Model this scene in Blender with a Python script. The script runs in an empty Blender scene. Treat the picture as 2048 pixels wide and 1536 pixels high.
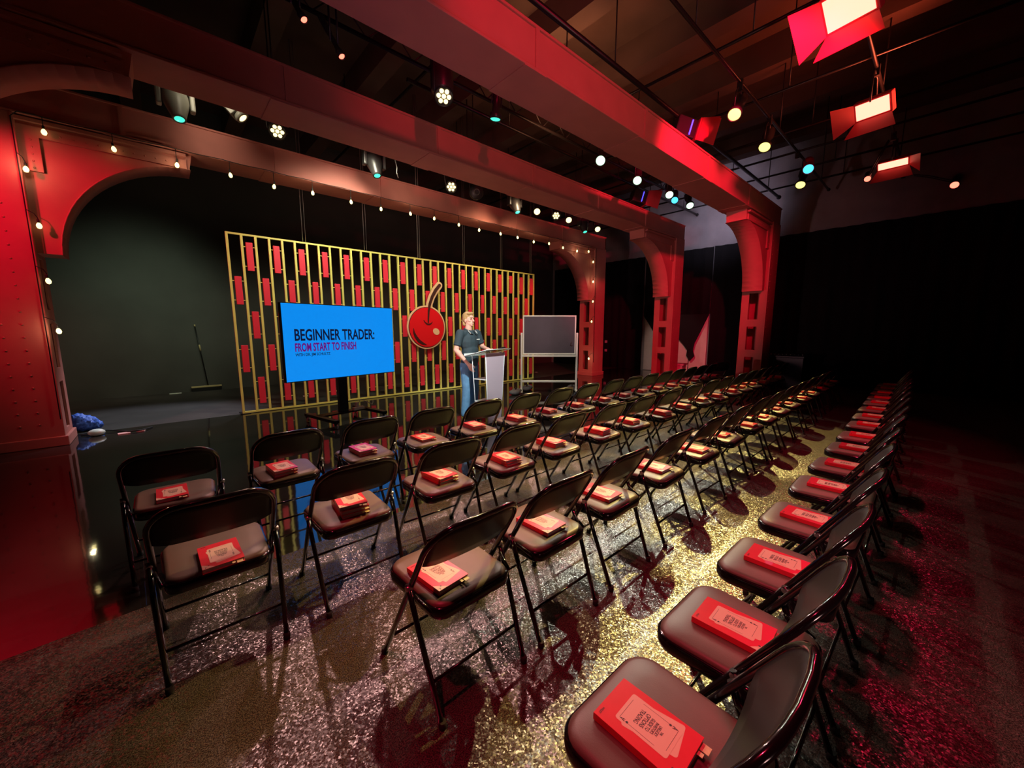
import bpy, bmesh, math, random
from mathutils import Vector, Matrix
PI = math.pi
random.seed(7)
SC = bpy.context.scene
COL = SC.collection
V = Vector

# ------------------------------------------------------------------ camera
CAM_Z = 1.5
cam_data = bpy.data.cameras.new('camera')
cam_data.sensor_fit = 'HORIZONTAL'
cam_data.sensor_width = 36.0
cam_data.lens = 36.0 * 770.0 / 2048.0
cam_data.clip_start = 0.02
cam_data.clip_end = 200
cam = bpy.data.objects.new('camera', cam_data)
COL.objects.link(cam)
cam.location = (0, 0, CAM_Z)
_a, _p = math.radians(48), math.radians(8)
view = V((math.cos(_a) * math.cos(_p), math.sin(_a) * math.cos(_p), -math.sin(_p)))
cam.rotation_euler = view.to_track_quat('-Z', 'Y').to_euler()
SC.camera = cam

# ------------------------------------------------------------------ world, exposure
w = bpy.data.worlds.new('studio_dark')
SC.world = w
w.use_nodes = True
w.node_tree.nodes['Background'].inputs[0].default_value = (1.0, 0.32, 0.28, 1)
w.node_tree.nodes['Background'].inputs[1].default_value = 0.006
SC.view_settings.view_transform = 'Standard'
SC.view_settings.look = 'None'
SC.view_settings.gamma = 1.0
SC.view_settings.use_curve_mapping = False
SC.view_settings.exposure = 0.0

def lamp(kind, name, loc, aim, power, color, size=0.15, angle=60, blend=0.5, size_y=None):
    d = bpy.data.lights.new(name, kind)
    d.energy = power
    d.color = color
    if kind == 'SPOT':
        d.spot_size = math.radians(angle)
        d.spot_blend = blend
        d.shadow_soft_size = size
    elif kind == 'AREA':
        d.shape = 'RECTANGLE'
        d.size = size
        d.size_y = size_y or size
    else:
        d.shadow_soft_size = size
    o = bpy.data.objects.new(name, d)
    COL.objects.link(o)
    o.location = loc
    if aim is not None:
        o.rotation_euler = (V(aim) - V(loc)).to_track_quat('-Z', 'Y').to_euler()
    return o

WARM = (1.0, 0.76, 0.22)
WHITE = (0.95, 1.0, 0.85)
RED = (1.0, 0.012, 0.075)
# added spots without lamp bodies: around the camera, over the stage, near the floor
# (the lamps that the photograph shows carry their light in their own builder)
ADDED_SPOTS = [
    # kind, loc, aim, power, colour, soft size, cone, blend
    ('SPOT', (3.2, 2.15, 4.7), (1.1, 2.0, 0), 300, (1.0, 0.70, 0.34), 0.02, 31, 0.15),    # over rows two and three
    ('SPOT', (-2.2, 6.2, 3.7), (-0.9, 7.6, 2.5), 230, RED, 0.06, 80, 0.6),      # left column
    ('SPOT', (1.5, 0.4, 5.0), (4.6, 5.3, 4.3), 230, RED, 0.08, 62, 0.7),        # middle beam
    ('SPOT', (3.0, -0.6, 4.1), (5.2, 2.9, 4.25), 70, RED, 0.06, 84, 0.8),        # near beam
    ('SPOT', (4.2, 0.3, 4.6), (10.9, 6.4, 2.6), 2000, RED, 0.08, 50, 0.6),      # right columns
    ('SPOT', (-1.5, 4.0, 1.0), (10.9, 5.0, 2.4), 420, (1.0, 0.52, 0.55), 0.10, 40, 0.8),   # inner faces of the right columns
    ('SPOT', (-0.6, 0.9, 4.6), (1.8, 0.3, 0.3), 380, (1.0, 0.03, 0.09), 0.04, 62, 0.5),  # red on the near right chairs
    ('SPOT', (2.0, -0.4, 4.8), (6.5, 0.7, 0.3), 520, (1.0, 0.03, 0.08), 0.04, 30, 0.5),
    ('SPOT', (2.2, 2.0, 4.35), (3.9, 5.3, 1.0), 1500, (0.95, 1.0, 0.96), 0.06, 26, 0.6),   # key on the speaker
    ('SPOT', (2.6, 6.3, 4.35), (2.9, 8.3, 1.5), 330, (1.0, 0.97, 0.72), 0.2, 120, 0.9),  # unseen spots added between the frames for the lattice
    ('SPOT', (6.2, 6.3, 4.35), (6.4, 8.3, 1.5), 300, (1.0, 0.72, 0.42), 0.2, 120, 0.9),
    ('SPOT', (4.0, 4.2, 4.8), (6.8, 6.2, 1.2), 350, (0.9, 1.0, 0.9), 0.06, 26, 0.6),   # board
    ('SPOT', (0.4, 8.9, 4.6), (-0.3, 12.2, 1.7), 300, (0.8, 1.0, 0.7), 0.5, 60, 1.0),   # back wall glow
    ('SPOT', (1.4, 9.4, 4.6), (-0.3, 8.9, 0), 800, (0.8, 0.85, 1.0), 0.1, 44, 0.7),
    ('SPOT', (-2.5, 9.5, 3.0), (-1.6, 12.2, 0.4), 50, (1.0, 0.05, 0.02), 0.5, 70, 1.0),
    ('SPOT', (9.8, 6.4, 4.4), (13.4, 6.3, 0.7), 170, (1.0, 0.72, 0.62), 0.1, 34, 0.6),   # added to brighten the white doors
    ('SPOT', (1.0, 1.2, 0.9), (2.0, 3.3, 4.1), 26, (0.55, 0.15, 1.0), 0.3, 60, 1.0),   # added low spot for the violet under the nearest beam
    ('SPOT', (0.0, -2.5, 0.8), (5.5, 4.4, 4.1), 430, (1.0, 0.56, 0.52), 0.5, 64, 1.0),   # added spot in place of bounce on the beam undersides
    ('SPOT', (2.5, 4.4, 0.9), (4.5, 7.8, 4.1), 60, (1.0, 0.62, 0.45), 0.5, 90, 1.0),  # same stand-in for bounce, unseen low inside the scene
    ('SPOT', (0.7, 6.3, 4.6), (0.9, 7.6, 4.25), 34, (1.0, 0.85, 0.6), 0.2, 100, 1.0),   # warm pools on the far beam
    ('SPOT', (3.4, 6.2, 4.4), (4.0, 7.6, 4.2), 30, (1.0, 0.85, 0.6), 0.2, 100, 1.0),
]
for i, (k, l, a, p, c, s, an, bl) in enumerate(ADDED_SPOTS):
    lamp(k, 'rig_light', l, a, p, c, s, an, bl)
lamp('SPOT', 'ceiling_wash', (8.0, 0.6, 4.6), (7.4, 2.0, 6.3), 320, (1.0, 0.14, 0.06), 0.4, 130, 1.0)  # added without a fixture to redden the ceiling
lamp('SPOT', 'ceiling_wash', (5.0, 4.4, 4.6), (5.6, 4.8, 6.3), 170, (1.0, 0.42, 0.2), 0.4, 120, 1.0)  # added likewise for the ceiling between the beams
lamp('SPOT', 'upper_wall_wash', (11.2, 4.6, 4.5), (13.5, 5.2, 5.3), 150, (0.8, 0.72, 1.0), 0.3, 100, 1.0)  # added without a fixture to lift the concrete above the curtain

# ------------------------------------------------------------------ materials
MATS = {}
def mat(name, color, rough=0.5, metal=0.0, emit=None, estr=0.0, noise=0.0, nscale=8.0, bump=0.0, bscale=60.0,
        coat=0.0, trans=0.0, ior=1.45, spec=0.5, alpha=1.0):
    m = bpy.data.materials.new(name)
    m.use_nodes = True
    nt = m.node_tree
    b = nt.nodes['Principled BSDF']
    b.inputs['Base Color'].default_value = (*color, 1)
    b.inputs['Roughness'].default_value = rough
    b.inputs['Metallic'].default_value = metal
    b.inputs['Coat Weight'].default_value = coat
    b.inputs['Transmission Weight'].default_value = trans
    b.inputs['IOR'].default_value = ior
    b.inputs['Specular IOR Level'].default_value = spec
    b.inputs['Alpha'].default_value = alpha
    if emit:
        b.inputs['Emission Color'].default_value = (*emit, 1)
        b.inputs['Emission Strength'].default_value = estr
    tc = nt.nodes.new('ShaderNodeTexCoord')
    if noise > 0:
        n = nt.nodes.new('ShaderNodeTexNoise')
        n.inputs['Scale'].default_value = nscale
        n.inputs['Detail'].default_value = 4
        nt.links.new(tc.outputs['Object'], n.inputs['Vector'])
        r = nt.nodes.new('ShaderNodeMixRGB')
        r.inputs['Color1'].default_value = (*[c * (1 - noise) for c in color], 1)
        r.inputs['Color2'].default_value = (*[min(1, c * (1 + noise)) for c in color], 1)
        nt.links.new(n.outputs['Fac'], r.inputs['Fac'])
        nt.links.new(r.outputs['Color'], b.inputs['Base Color'])
    if bump > 0:
        n = nt.nodes.new('ShaderNodeTexNoise')
        n.inputs['Scale'].default_value = bscale
        n.inputs['Detail'].default_value = 3
        nt.links.new(tc.outputs['Object'], n.inputs['Vector'])
        bp = nt.nodes.new('ShaderNodeBump')
        bp.inputs['Strength'].default_value = bump
        bp.inputs['Distance'].default_value = 0.004
        nt.links.new(n.outputs['Fac'], bp.inputs['Height'])
        nt.links.new(bp.outputs['Normal'], b.inputs['Normal'])
    MATS[name] = m
    return m

mat('frame_paint', (0.50, 0.17, 0.14), 0.62, spec=0.3, noise=0.16, nscale=3.0, bump=0.15, bscale=160)
mat('black_gloss', (0.006, 0.005, 0.006), 0.16, coat=0.7)
mat('black_metal', (0.012, 0.011, 0.012), 0.38, metal=0.3)
mat('black_rubber', (0.01, 0.01, 0.01), 0.7)
mat('chair_vinyl', (0.150, 0.105, 0.078), 0.40, noise=0.12, nscale=14, bump=0.08, bscale=300)
mat('back_vinyl', (0.009, 0.006, 0.006), 0.42, spec=0.35)
mat('book_red', (0.80, 0.022, 0.045), 0.28, coat=0.3, noise=0.05, nscale=30)
mat('book_card', (0.85, 0.52, 0.38), 0.35)
mat('book_ink', (0.05, 0.012, 0.02), 0.5)
mat('book_pages', (0.50, 0.36, 0.42), 0.7, noise=0.2, nscale=200)
mat('bookmark_paper', (0.85, 0.68, 0.35), 0.6, noise=0.2, nscale=150)
mat('curtain', (0.006, 0.005, 0.006), 0.95, noise=0.4, nscale=4)
mat('back_wall', (0.055, 0.056, 0.05), 0.8, noise=0.3, nscale=1.5)
mat('concrete', (0.30, 0.27, 0.27), 0.85, noise=0.35, nscale=2.2, bump=0.4, bscale=20)
mat('ceiling_paint', (0.10, 0.06, 0.045), 0.8, noise=0.3, nscale=2.0)
mat('pipe_black', (0.03, 0.025, 0.025), 0.35, metal=0.6)
mat('lattice_gold', (0.76, 0.74, 0.19), 0.45)
mat('lattice_red', (0.82, 0.035, 0.07), 0.45)
mat('sign_red', (0.78, 0.012, 0.02), 0.35)
mat('sign_cream', (0.85, 0.62, 0.38), 0.4)
mat('sign_dark', (0.05, 0.01, 0.01), 0.5)
mat('white_paint', (0.75, 0.80, 0.72), 0.4)
mat('slate', (0.06, 0.062, 0.08), 0.35, noise=0.15, nscale=6)
mat('screen_blue', (0.0, 0.02, 0.06), 0.3, emit=(0.004, 0.27, 0.90), estr=0.95)
mat('screen_ink', (0.0, 0.0, 0.01), 0.4, emit=(0.006, 0.012, 0.06), estr=0.6)
mat('screen_purple', (0.02, 0.0, 0.03), 0.4, emit=(0.13, 0.004, 0.20), estr=0.9)
mat('acrylic', (0.9, 0.95, 0.95), 0.03, trans=1.0, ior=1.15, spec=0.6)
mat('acrylic_edge', (0.75, 0.85, 0.82), 0.15, emit=None)
mat('acrylic_frost', (0.62, 0.52, 0.60), 0.35, trans=0.25, ior=1.1)
mat('skin', (0.62, 0.36, 0.27), 0.5, noise=0.06, nscale=30)
mat('hair', (0.34, 0.22, 0.085), 0.5, noise=0.4, nscale=60, bump=0.6, bscale=120)
mat('shirt', (0.022, 0.042, 0.052), 0.8, noise=0.25, nscale=20, bump=0.3, bscale=30)
mat('jeans', (0.10, 0.24, 0.40), 0.85, noise=0.35, nscale=14, bump=0.5, bscale=25)
mat('shoe', (0.02, 0.02, 0.022), 0.5)
mat('eye_dark', (0.02, 0.015, 0.01), 0.3)
mat('lip', (0.42, 0.16, 0.13), 0.5)
mat('bulb_glow', (1, 0.9, 0.6), 0.3, emit=(1.0, 0.86, 0.32), estr=2.6)
mat('lens_yellow', (1, 0.9, 0.3), 0.3, emit=(1.0, 0.90, 0.20), estr=2.2)
mat('lens_green', (0.7, 1, 0.8), 0.3, emit=(0.60, 1.0, 0.68), estr=1.6)
mat('lens_teal', (0.1, 0.6, 0.5), 0.2, emit=(0.05, 0.75, 0.5), estr=1.6)
mat('lens_blue', (0.1, 0.5, 0.8), 0.2, emit=(0.06, 0.55, 1.0), estr=2.0)
mat('lens_warm', (1, 0.8, 0.5), 0.2, emit=(1.0, 0.82, 0.36), estr=2.4)
mat('lens_red', (1, 0.1, 0.1), 0.3, emit=(1.0, 0.13, 0.08), estr=4)
mat('panel_hot', (1, 0.3, 0.25), 0.3, emit=(1.0, 0.24, 0.16), estr=3.6)
mat('blue_strip', (0.1, 0.1, 1), 0.3, emit=(0.06, 0.05, 1.0), estr=3)
mat('fixture_body', (0.035, 0.03, 0.03), 0.35, metal=0.2)
mat('fixture_grey', (0.20, 0.20, 0.17), 0.4)
mat('fixture_red', (0.62, 0.045, 0.06), 0.45)  # red lamp glow put into the colour of housings and doors
mat('steel', (0.6, 0.6, 0.58), 0.3, metal=0.9)
mat('broom_wood', (0.42, 0.34, 0.16), 0.6)
mat('blue_bag', (0.08, 0.18, 0.7), 0.5)
mat('pale_plastic', (0.7, 0.45, 0.42), 0.5)
mat('sandbag', (0.10, 0.095, 0.10), 0.8, noise=0.3, nscale=30)
mat('door_white', (0.66, 0.56, 0.50), 0.7, noise=0.1)

def floor_mat():
    m = bpy.data.materials.new('speckled_floor'); m.use_nodes = True
    nt = m.node_tree; b = nt.nodes['Principled BSDF']
    tc = nt.nodes.new('ShaderNodeTexCoord')
    n1 = nt.nodes.new('ShaderNodeTexNoise'); n1.inputs['Scale'].default_value = 210; n1.inputs['Detail'].default_value = 3
    n2 = nt.nodes.new('ShaderNodeTexNoise'); n2.inputs['Scale'].default_value = 1.3; n2.inputs['Detail'].default_value = 4
    vo = nt.nodes.new('ShaderNodeTexVoronoi'); vo.inputs['Scale'].default_value = 130
    for n in (n1, n2, vo): nt.links.new(tc.outputs['Object'], n.inputs['Vector'])
    cr = nt.nodes.new('ShaderNodeValToRGB')
    cr.color_ramp.elements[0].position = 0.40; cr.color_ramp.elements[0].color = (0.018, 0.014, 0.012, 1)
    cr.color_ramp.elements[1].position = 0.62; cr.color_ramp.elements[1].color = (0.125, 0.098, 0.078, 1)
    nt.links.new(n1.outputs['Fac'], cr.inputs['Fac'])
    mx = nt.nodes.new('ShaderNodeMixRGB'); mx.blend_type = 'MULTIPLY'; mx.inputs['Fac'].default_value = 0.6
    c2 = nt.nodes.new('ShaderNodeValToRGB')
    c2.color_ramp.elements[0].position = 0.35; c2.color_ramp.elements[0].color = (0.55, 0.55, 0.55, 1)
    c2.color_ramp.elements[1].position = 0.65; c2.color_ramp.elements[1].color = (1, 1, 1, 1)
    nt.links.new(n2.outputs['Fac'], c2.inputs['Fac'])
    nt.links.new(cr.outputs['Color'], mx.inputs['Color1']); nt.links.new(c2.outputs['Color'], mx.inputs['Color2'])
    nt.links.new(mx.outputs['Color'], b.inputs['Base Color'])
    b.inputs['Roughness'].default_value = 0.27
    b.inputs['IOR'].default_value = 1.85
    # every grain of the cast floor has a facet of its own
    vo.inputs['Scale'].default_value = 150
    su = nt.nodes.new('ShaderNodeVectorMath'); su.operation = 'SUBTRACT'; su.inputs[1].default_value = (.5, .5, .5)
    sc_ = nt.nodes.new('ShaderNodeVectorMath'); sc_.operation = 'MULTIPLY'; sc_.inputs[1].default_value = (.32, .32, 0)
    geo = nt.nodes.new('ShaderNodeNewGeometry')
    ad = nt.nodes.new('ShaderNodeVectorMath'); ad.operation = 'ADD'
    no = nt.nodes.new('ShaderNodeVectorMath'); no.operation = 'NORMALIZE'
    nt.links.new(vo.outputs['Color'], su.inputs[0]); nt.links.new(su.outputs[0], sc_.inputs[0]); nt.links.new(sc_.outputs[0], ad.inputs[0])
    nt.links.new(geo.outputs['Normal'], ad.inputs[1]); nt.links.new(ad.outputs[0], no.inputs[0]); nt.links.new(no.outputs[0], b.inputs['Normal'])
    MATS['speckled_floor'] = m
    g = bpy.data.materials.new('gloss_floor'); g.use_nodes = True
    nt = g.node_tree; b = nt.nodes['Principled BSDF']
    tc = nt.nodes.new('ShaderNodeTexCoord')
    n = nt.nodes.new('ShaderNodeTexNoise'); n.inputs['Scale'].default_value = 2.2; n.inputs['Detail'].default_value = 5
    nt.links.new(tc.outputs['Object'], n.inputs['Vector'])
    c = nt.nodes.new('ShaderNodeValToRGB')
    c.color_ramp.elements[0].color = (0.006, 0.0055, 0.005, 1); c.color_ramp.elements[1].color = (0.028, 0.026, 0.022, 1)
    nt.links.new(n.outputs['Fac'], c.inputs['Fac']); nt.links.new(c.outputs['Color'], b.inputs['Base Color'])
    b.inputs['Roughness'].default_value = 0.05
    b.inputs['IOR'].default_value = 1.9
    nb = nt.nodes.new('ShaderNodeTexNoise'); nb.inputs['Scale'].default_value = 7; nb.inputs['Detail'].default_value = 2
    nt.links.new(tc.outputs['Object'], nb.inputs['Vector'])
    bp = nt.nodes.new('ShaderNodeBump'); bp.inputs['Strength'].default_value = 0.12; bp.inputs['Distance'].default_value = 0.004
    nt.links.new(nb.outputs['Fac'], bp.inputs['Height']); nt.links.new(bp.outputs['Normal'], b.inputs['Normal'])
    MATS['gloss_floor'] = g
floor_mat()
mat('matte_floor', (0.05, 0.045, 0.042), 0.45, noise=0.5, nscale=1.6, bump=0.2, bscale=40)

# ------------------------------------------------------------------ mesh helpers
class MB:
    def __init__(s): s.v = []; s.f = []; s.smooth = []
    def add(s, vs, fs, smooth=False, M=None):
        o = len(s.v)
        s.v += [tuple(M @ V(p)) if M is not None else tuple(p) for p in vs]
        s.f += [tuple(i + o for i in f) for f in fs]
        s.smooth += [smooth] * len(fs)
        return s
    def box(s, x0, x1, y0, y1, z0, z1, M=None):
        vs = [(x, y, z) for z in (z0, z1) for y in (y0, y1) for x in (x0, x1)]
        return s.add(vs, [(0, 2, 3, 1), (4, 5, 7, 6), (0, 1, 5, 4), (2, 6, 7, 3), (0, 4, 6, 2), (1, 3, 7, 5)], False, M)
    def bbox(s, x0, x1, y0, y1, z0, z1, b=0.004, M=None):
        """box with bevelled edges"""
        bm = bmesh.new()
        bmesh.ops.create_cube(bm, size=1)
        for v in bm.verts:
            v.co = V(((x0 + x1) / 2 + v.co.x * (x1 - x0), (y0 + y1) / 2 + v.co.y * (y1 - y0), (z0 + z1) / 2 + v.co.z * (z1 - z0)))
        bmesh.ops.bevel(bm, geom=bm.edges[:], offset=b, segments=2, affect='EDGES', profile=0.5)
        return s.frombm(bm, False, M)
    def frombm(s, bm, smooth=True, M=None):
        bm.verts.ensure_lookup_table()
        for i, v in enumerate(bm.verts): v.index = i
        s.add([v.co[:] for v in bm.verts], [tuple(v.index for v in f.verts) for f in bm.faces], smooth, M)
        bm.free(); return s
    def tube(s, pts, r, n=8, closed=False, caps=True, M=None, rad=None):
        pts = [V(p) for p in pts]
        N = len(pts); rings = []; prev = None
        for i, p in enumerate(pts):
            if closed: t = (pts[(i + 1) % N] - pts[i - 1])
            else: t = pts[min(i + 1, N - 1)] - pts[max(i - 1, 0)]
            t.normalize()
            if prev is None:
                u = t.cross(V((0, 0, 1)))
                if u.length < 1e-3: u = t.cross(V((1, 0, 0)))
            else:
                u = prev - t * prev.dot(t)
            u.normalize(); prev = u.copy(); q = t.cross(u)
            rr = rad[i] if rad else r
            rings.append([p + (u * math.cos(2 * PI * k / n) + q * math.sin(2 * PI * k / n)) * rr for k in range(n)])
        vs = [v for ring in rings for v in ring]; fs = []
        for i in range(N if closed else N - 1):
            j = (i + 1) % N
            for k in range(n):
                k2 = (k + 1) % n
                fs.append((i * n + k, j * n + k, j * n + k2, i * n + k2))
        s.add(vs, fs, True, M)
        if not closed and caps:
            o = len(s.v) - len(vs)
            s.f.append(tuple(o + k for k in range(n))); s.smooth.append(False)
            s.f.append(tuple(o + (N - 1) * n + k for k in reversed(range(n)))); s.smooth.append(False)
        return s
    def prism(s, poly, y0, y1, M=None, smooth=False):
        """polygon in xz extruded along y"""
        n = len(poly)
        vs = [(x, y0, z) for x, z in poly] + [(x, y1, z) for x, z in poly]
        fs = [tuple(range(n)), tuple(range(2 * n - 1, n - 1, -1))]
        s.add(vs, fs, False, M); o = len(s.v) - 2 * n
        for i in range(n):
            j = (i + 1) % n
            s.f.append((o + j, o + i, o + n + i, o + n + j)); s.smooth.append(smooth)
        return s
    def lathe(s, prof, n=16, M=None, smooth=True):
        """profile of (r, z) around z"""
        vs = []; fs = []
        for r, z in prof:
            vs += [(r * math.cos(2 * PI * k / n), r * math.sin(2 * PI * k / n), z) for k in range(n)]
        for i in range(len(prof) - 1):
            for k in range(n):
                k2 = (k + 1) % n
                fs.append((i * n + k, i * n + k2, (i + 1) * n + k2, (i + 1) * n + k))
        s.add(vs, fs, smooth, M); o = len(s.v) - len(vs)
        s.f.append(tuple(o + k for k in reversed(range(n)))); s.smooth.append(False)
        s.f.append(tuple(o + (len(prof) - 1) * n + k for k in range(n))); s.smooth.append(False)
        return s
    def ball(s, c, r, seg=12, rings=8, M=None):
        bm = bmesh.new(); bmesh.ops.create_uvsphere(bm, u_segments=seg, v_segments=rings, radius=1)
        if not hasattr(r, '__len__'): r = (r, r, r)
        for v in bm.verts: v.co = V((c[0] + v.co.x * r[0], c[1] + v.co.y * r[1], c[2] + v.co.z * r[2]))
        return s.frombm(bm, True, M)
    def cap(s, a, b, ra, rb, n=12):
        """tapered capsule"""
        a = V(a); b = V(b); d = b - a; L = d.length; d.normalize()
        pts = []; rad = []
        for k in range(5):
            t = k / 4 * PI / 2
            pts.append(a - d * ra * math.cos(t)); rad.append(max(1e-4, ra * math.sin(t)))
        for k in range(1, 5):
            t = PI / 2 - k / 4 * PI / 2
            pts.append(b + d * rb * math.cos(t)); rad.append(max(1e-4, rb * math.sin(t)))
        pts.insert(5, b); rad.insert(5, rb)
        return s.tube(pts, 0, n, rad=rad)
    def build(s, name, m, parent=None, loc=None):
        me = bpy.data.meshes.new(name)
        me.from_pydata(s.v, [], s.f)
        me.polygons.foreach_set('use_smooth', s.smooth)
        me.materials.append(MATS[m] if isinstance(m, str) else m)
        bm = bmesh.new(); bm.from_mesh(me)
        bmesh.ops.recalc_face_normals(bm, faces=bm.faces)
        bm.to_mesh(me); bm.free()
        me.update()
        o = bpy.data.objects.new(name, me); COL.objects.link(o)
        if parent: o.parent = parent
        if loc is not None: o.location = loc
        return o

def tag(o, label, cat=None, group=None, kind=None):
    if label: o['label'] = label
    if cat: o['category'] = cat
    if group: o['group'] = group
    if kind: o['kind'] = kind
    return o
def thing(name, loc=(0, 0, 0), rz=0, label=None, cat=None, group=None):
    o = bpy.data.objects.new(name, None); COL.objects.link(o)
    o.empty_display_size = 0.1
    o.location = loc; o.rotation_euler = (0, 0, rz)
    return tag(o, label, cat, group)
KIDS = {}
def copy_tree(o, parent=None):
    c = o.copy(); COL.objects.link(c)
    if parent: c.parent = parent
    for ch in kids(o): copy_tree(ch, c)
    return c
def kids(o):
    if o.name not in KIDS:
        KIDS[o.name] = [x for x in COL.objects if x.parent == o]
    return KIDS[o.name]
def arc(cx, cz, r, a0, a1, n):
    return [(cx + r * math.cos(math.radians(a0 + (a1 - a0) * k / n)), cz + r * math.sin(math.radians(a0 + (a1 - a0) * k / n))) for k in range(n + 1)]
def text_mesh(name, body, size, m, parent, M, xs=1.0, extrude=0.0, offset=0.0, align='LEFT', space=1.0):
    """flat lettering, converted to a mesh; M places the text plane"""
    cu = bpy.data.curves.new(name, 'FONT'); cu.body = body; cu.size = size; cu.extrude = extrude; cu.offset = offset
    cu.align_x = align; cu.resolution_u = 3; cu.space_line = space
    to = bpy.data.objects.new(name + '_tmp', cu); COL.objects.link(to)
    bpy.context.view_layer.update()
    me = bpy.data.meshes.new_from_object(to.evaluated_get(bpy.context.evaluated_depsgraph_get()))
    me.name = name
    me.transform(Matrix.Diagonal((xs, 1, 1, 1))); me.transform(M)
    me.materials.clear(); me.materials.append(MATS[m])
    bpy.data.objects.remove(to); bpy.data.curves.remove(cu)
    o = bpy.data.objects.new(name, me); COL.objects.link(o); o.parent = parent
    return o
def ngon(n, r, cx=0, cz=0, a0=0):
    return [(cx + r * math.cos(a0 + 2 * PI * k / n), cz + r * math.sin(a0 + 2 * PI * k / n)) for k in range(n)]
# ------------------------------------------------------------------ the room
XW, YB, ZC = 13.5, 12.2, 6.6
def struct(name, b, m): return tag(b.build(name, m), None, kind='structure')
def ypoly(pts, z0, z1):
    b = MB(); n = len(pts)
    b.add([(x, y, z0) for x, y in pts] + [(x, y, z1) for x, y in pts],
          [tuple(range(n - 1, -1, -1)), tuple(range(n, 2 * n))] + [(i, (i + 1) % n, n + (i + 1) % n, n + i) for i in range(n)])
    return b
X0, Y0 = -7.0, -6.0
fl = thing('floor'); tag(fl, None, kind='structure')
def gl(x): return 2.78 + 0.07 * x
a = ypoly([(X0, Y0), (XW, Y0), (XW, gl(XW)), (X0, gl(X0))], -0.1, 0); a.build('speckled_floor', 'speckled_floor', fl)
a = ypoly([(X0, gl(X0)), (XW, gl(XW)), (XW, 8.55), (X0, 8.15)], -0.1, 0); a.build('gloss_floor', 'gloss_floor', fl)
a = ypoly([(X0, 8.15), (XW, 8.55), (XW, YB), (X0, YB)], -0.1, 0); a.build('matte_floor', 'matte_floor', fl)
struct('wall_back', MB().box(X0, XW + .2, YB, YB + .2, -0.1, ZC), 'back_wall')
struct('wall_left', MB().box(X0 - .2, X0, Y0, YB + .2, -0.1, ZC), 'curtain')
struct('wall_front', MB().box(X0 - .2, XW + .2, Y0 - .2, Y0, -0.1, ZC), 'curtain')
struct('wall_right', MB().box(XW, XW + .2, Y0, YB + .2, -0.1, ZC), 'concrete')
struct('ceiling', MB().box(X0 - .2, XW + .2, Y0 - .2, YB + .2, ZC, ZC + .2), 'ceiling_paint')
for i in range(11):
    x = -5.2 + i * 1.72
    b = MB().box(x - .16, x + .16, Y0, YB, ZC - .5, ZC)
    tag(b.build('ceiling_joist', 'ceiling_paint'), f'deep dim red ceiling joist, number {i + 1} counted from the left wall' if 0 else 'deep dim red ceiling joist, ' + ['first', 'second', 'third', 'fourth', 'fifth', 'sixth', 'seventh', 'eighth', 'ninth', 'tenth', 'eleventh'][i] + ' counted from the left wall', 'joist', 'ceiling joists')
# draped black curtain along the right wall: folds are real
def drape(name, x, y0, y1, z0, z1, label, amp=0.035):
    b = MB(); n = int((y1 - y0) / 0.07)
    vs = []; fs = []
    for i in range(n + 1):
        y = y0 + (y1 - y0) * i / n
        dx = amp * math.sin(i * 1.35) + amp * .5 * math.sin(i * .47)
        vs += [(x + dx, y, z0), (x + dx, y, z1), (x + dx + .01, y, z0), (x + dx + .01, y, z1)]
    for i in range(n):
        a_, c_ = i * 4, (i + 1) * 4
        fs += [(a_, c_, c_ + 1, a_ + 1), (a_ + 2, a_ + 3, c_ + 3, c_ + 2), (a_ + 1, c_ + 1, c_ + 3, a_ + 3), (a_, a_ + 2, c_ + 2, c_)]
    b.add(vs, fs, True)
    return tag(b.build(name, 'curtain'), label, 'curtain')
drape('stage_curtain', XW - .1, Y0 + .1, 5.15, 0.005, 4.15, 'long black curtain on the right wall from the white door towards the camera')
drape('stage_curtain', XW - .1, 7.6, YB - .2, 0.005, 4.15, 'black curtain on the right wall beyond the leftmost red column')
drape('stage_curtain', XW - .1, 5.2, 7.55, 2.02, 4.15, 'short black curtain hanging above the white doors')
# white double door half hidden by gathered black cloth
dr = thing('door_1', (XW, 0, 0)); tag(dr, None, kind='structure')
for y0, y1 in ((5.25, 6.36), (6.42, 7.5)):
    MB().bbox(-.05, 0, y0, y1, 0.01, 2.0, .006).build('door_leaf', 'door_white', dr)
MB().cap((-.08, 6.28, 1.0), (-.08, 6.28, 1.1), .012, .012).build('door_handle', 'steel', dr)
def cloth(name, pts, label):
    b = MB(); n = len(pts)
    vs = [(XW - .09, y, z) for y, z in pts] + [(XW - .14, y, z) for y, z in pts]
    b.add(vs, [tuple(range(n)), tuple(range(2 * n - 1, n - 1, -1))] + [(i, (i + 1) % n, n + (i + 1) % n, n + i) for i in range(n)])
    return tag(b.build(name, 'curtain'), label, 'cloth')
cloth('gathered_cloth', [(7.52, 2.02), (5.22, 2.02), (5.22, 1.98), (5.62, 1.05), (5.66, .8), (5.60, .62), (5.74, .45), (5.86, .62), (5.84, .8), (5.98, 1.0), (6.34, 1.36), (7.05, 1.38), (7.5, 1.98)],
      'black cloth drawn together in a point in front of the white doors')
for z, l in ((1.03, 'small white switch plate on the black wall, the upper one'), (.68, 'small white socket plate on the black wall, below the switch')):
    tag(MB().bbox(XW - .17, XW - .15, 9.06, 9.17, z - .05, z + .05, .003).build('wall_plate', 'white_paint'), l, 'wall plate')

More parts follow.
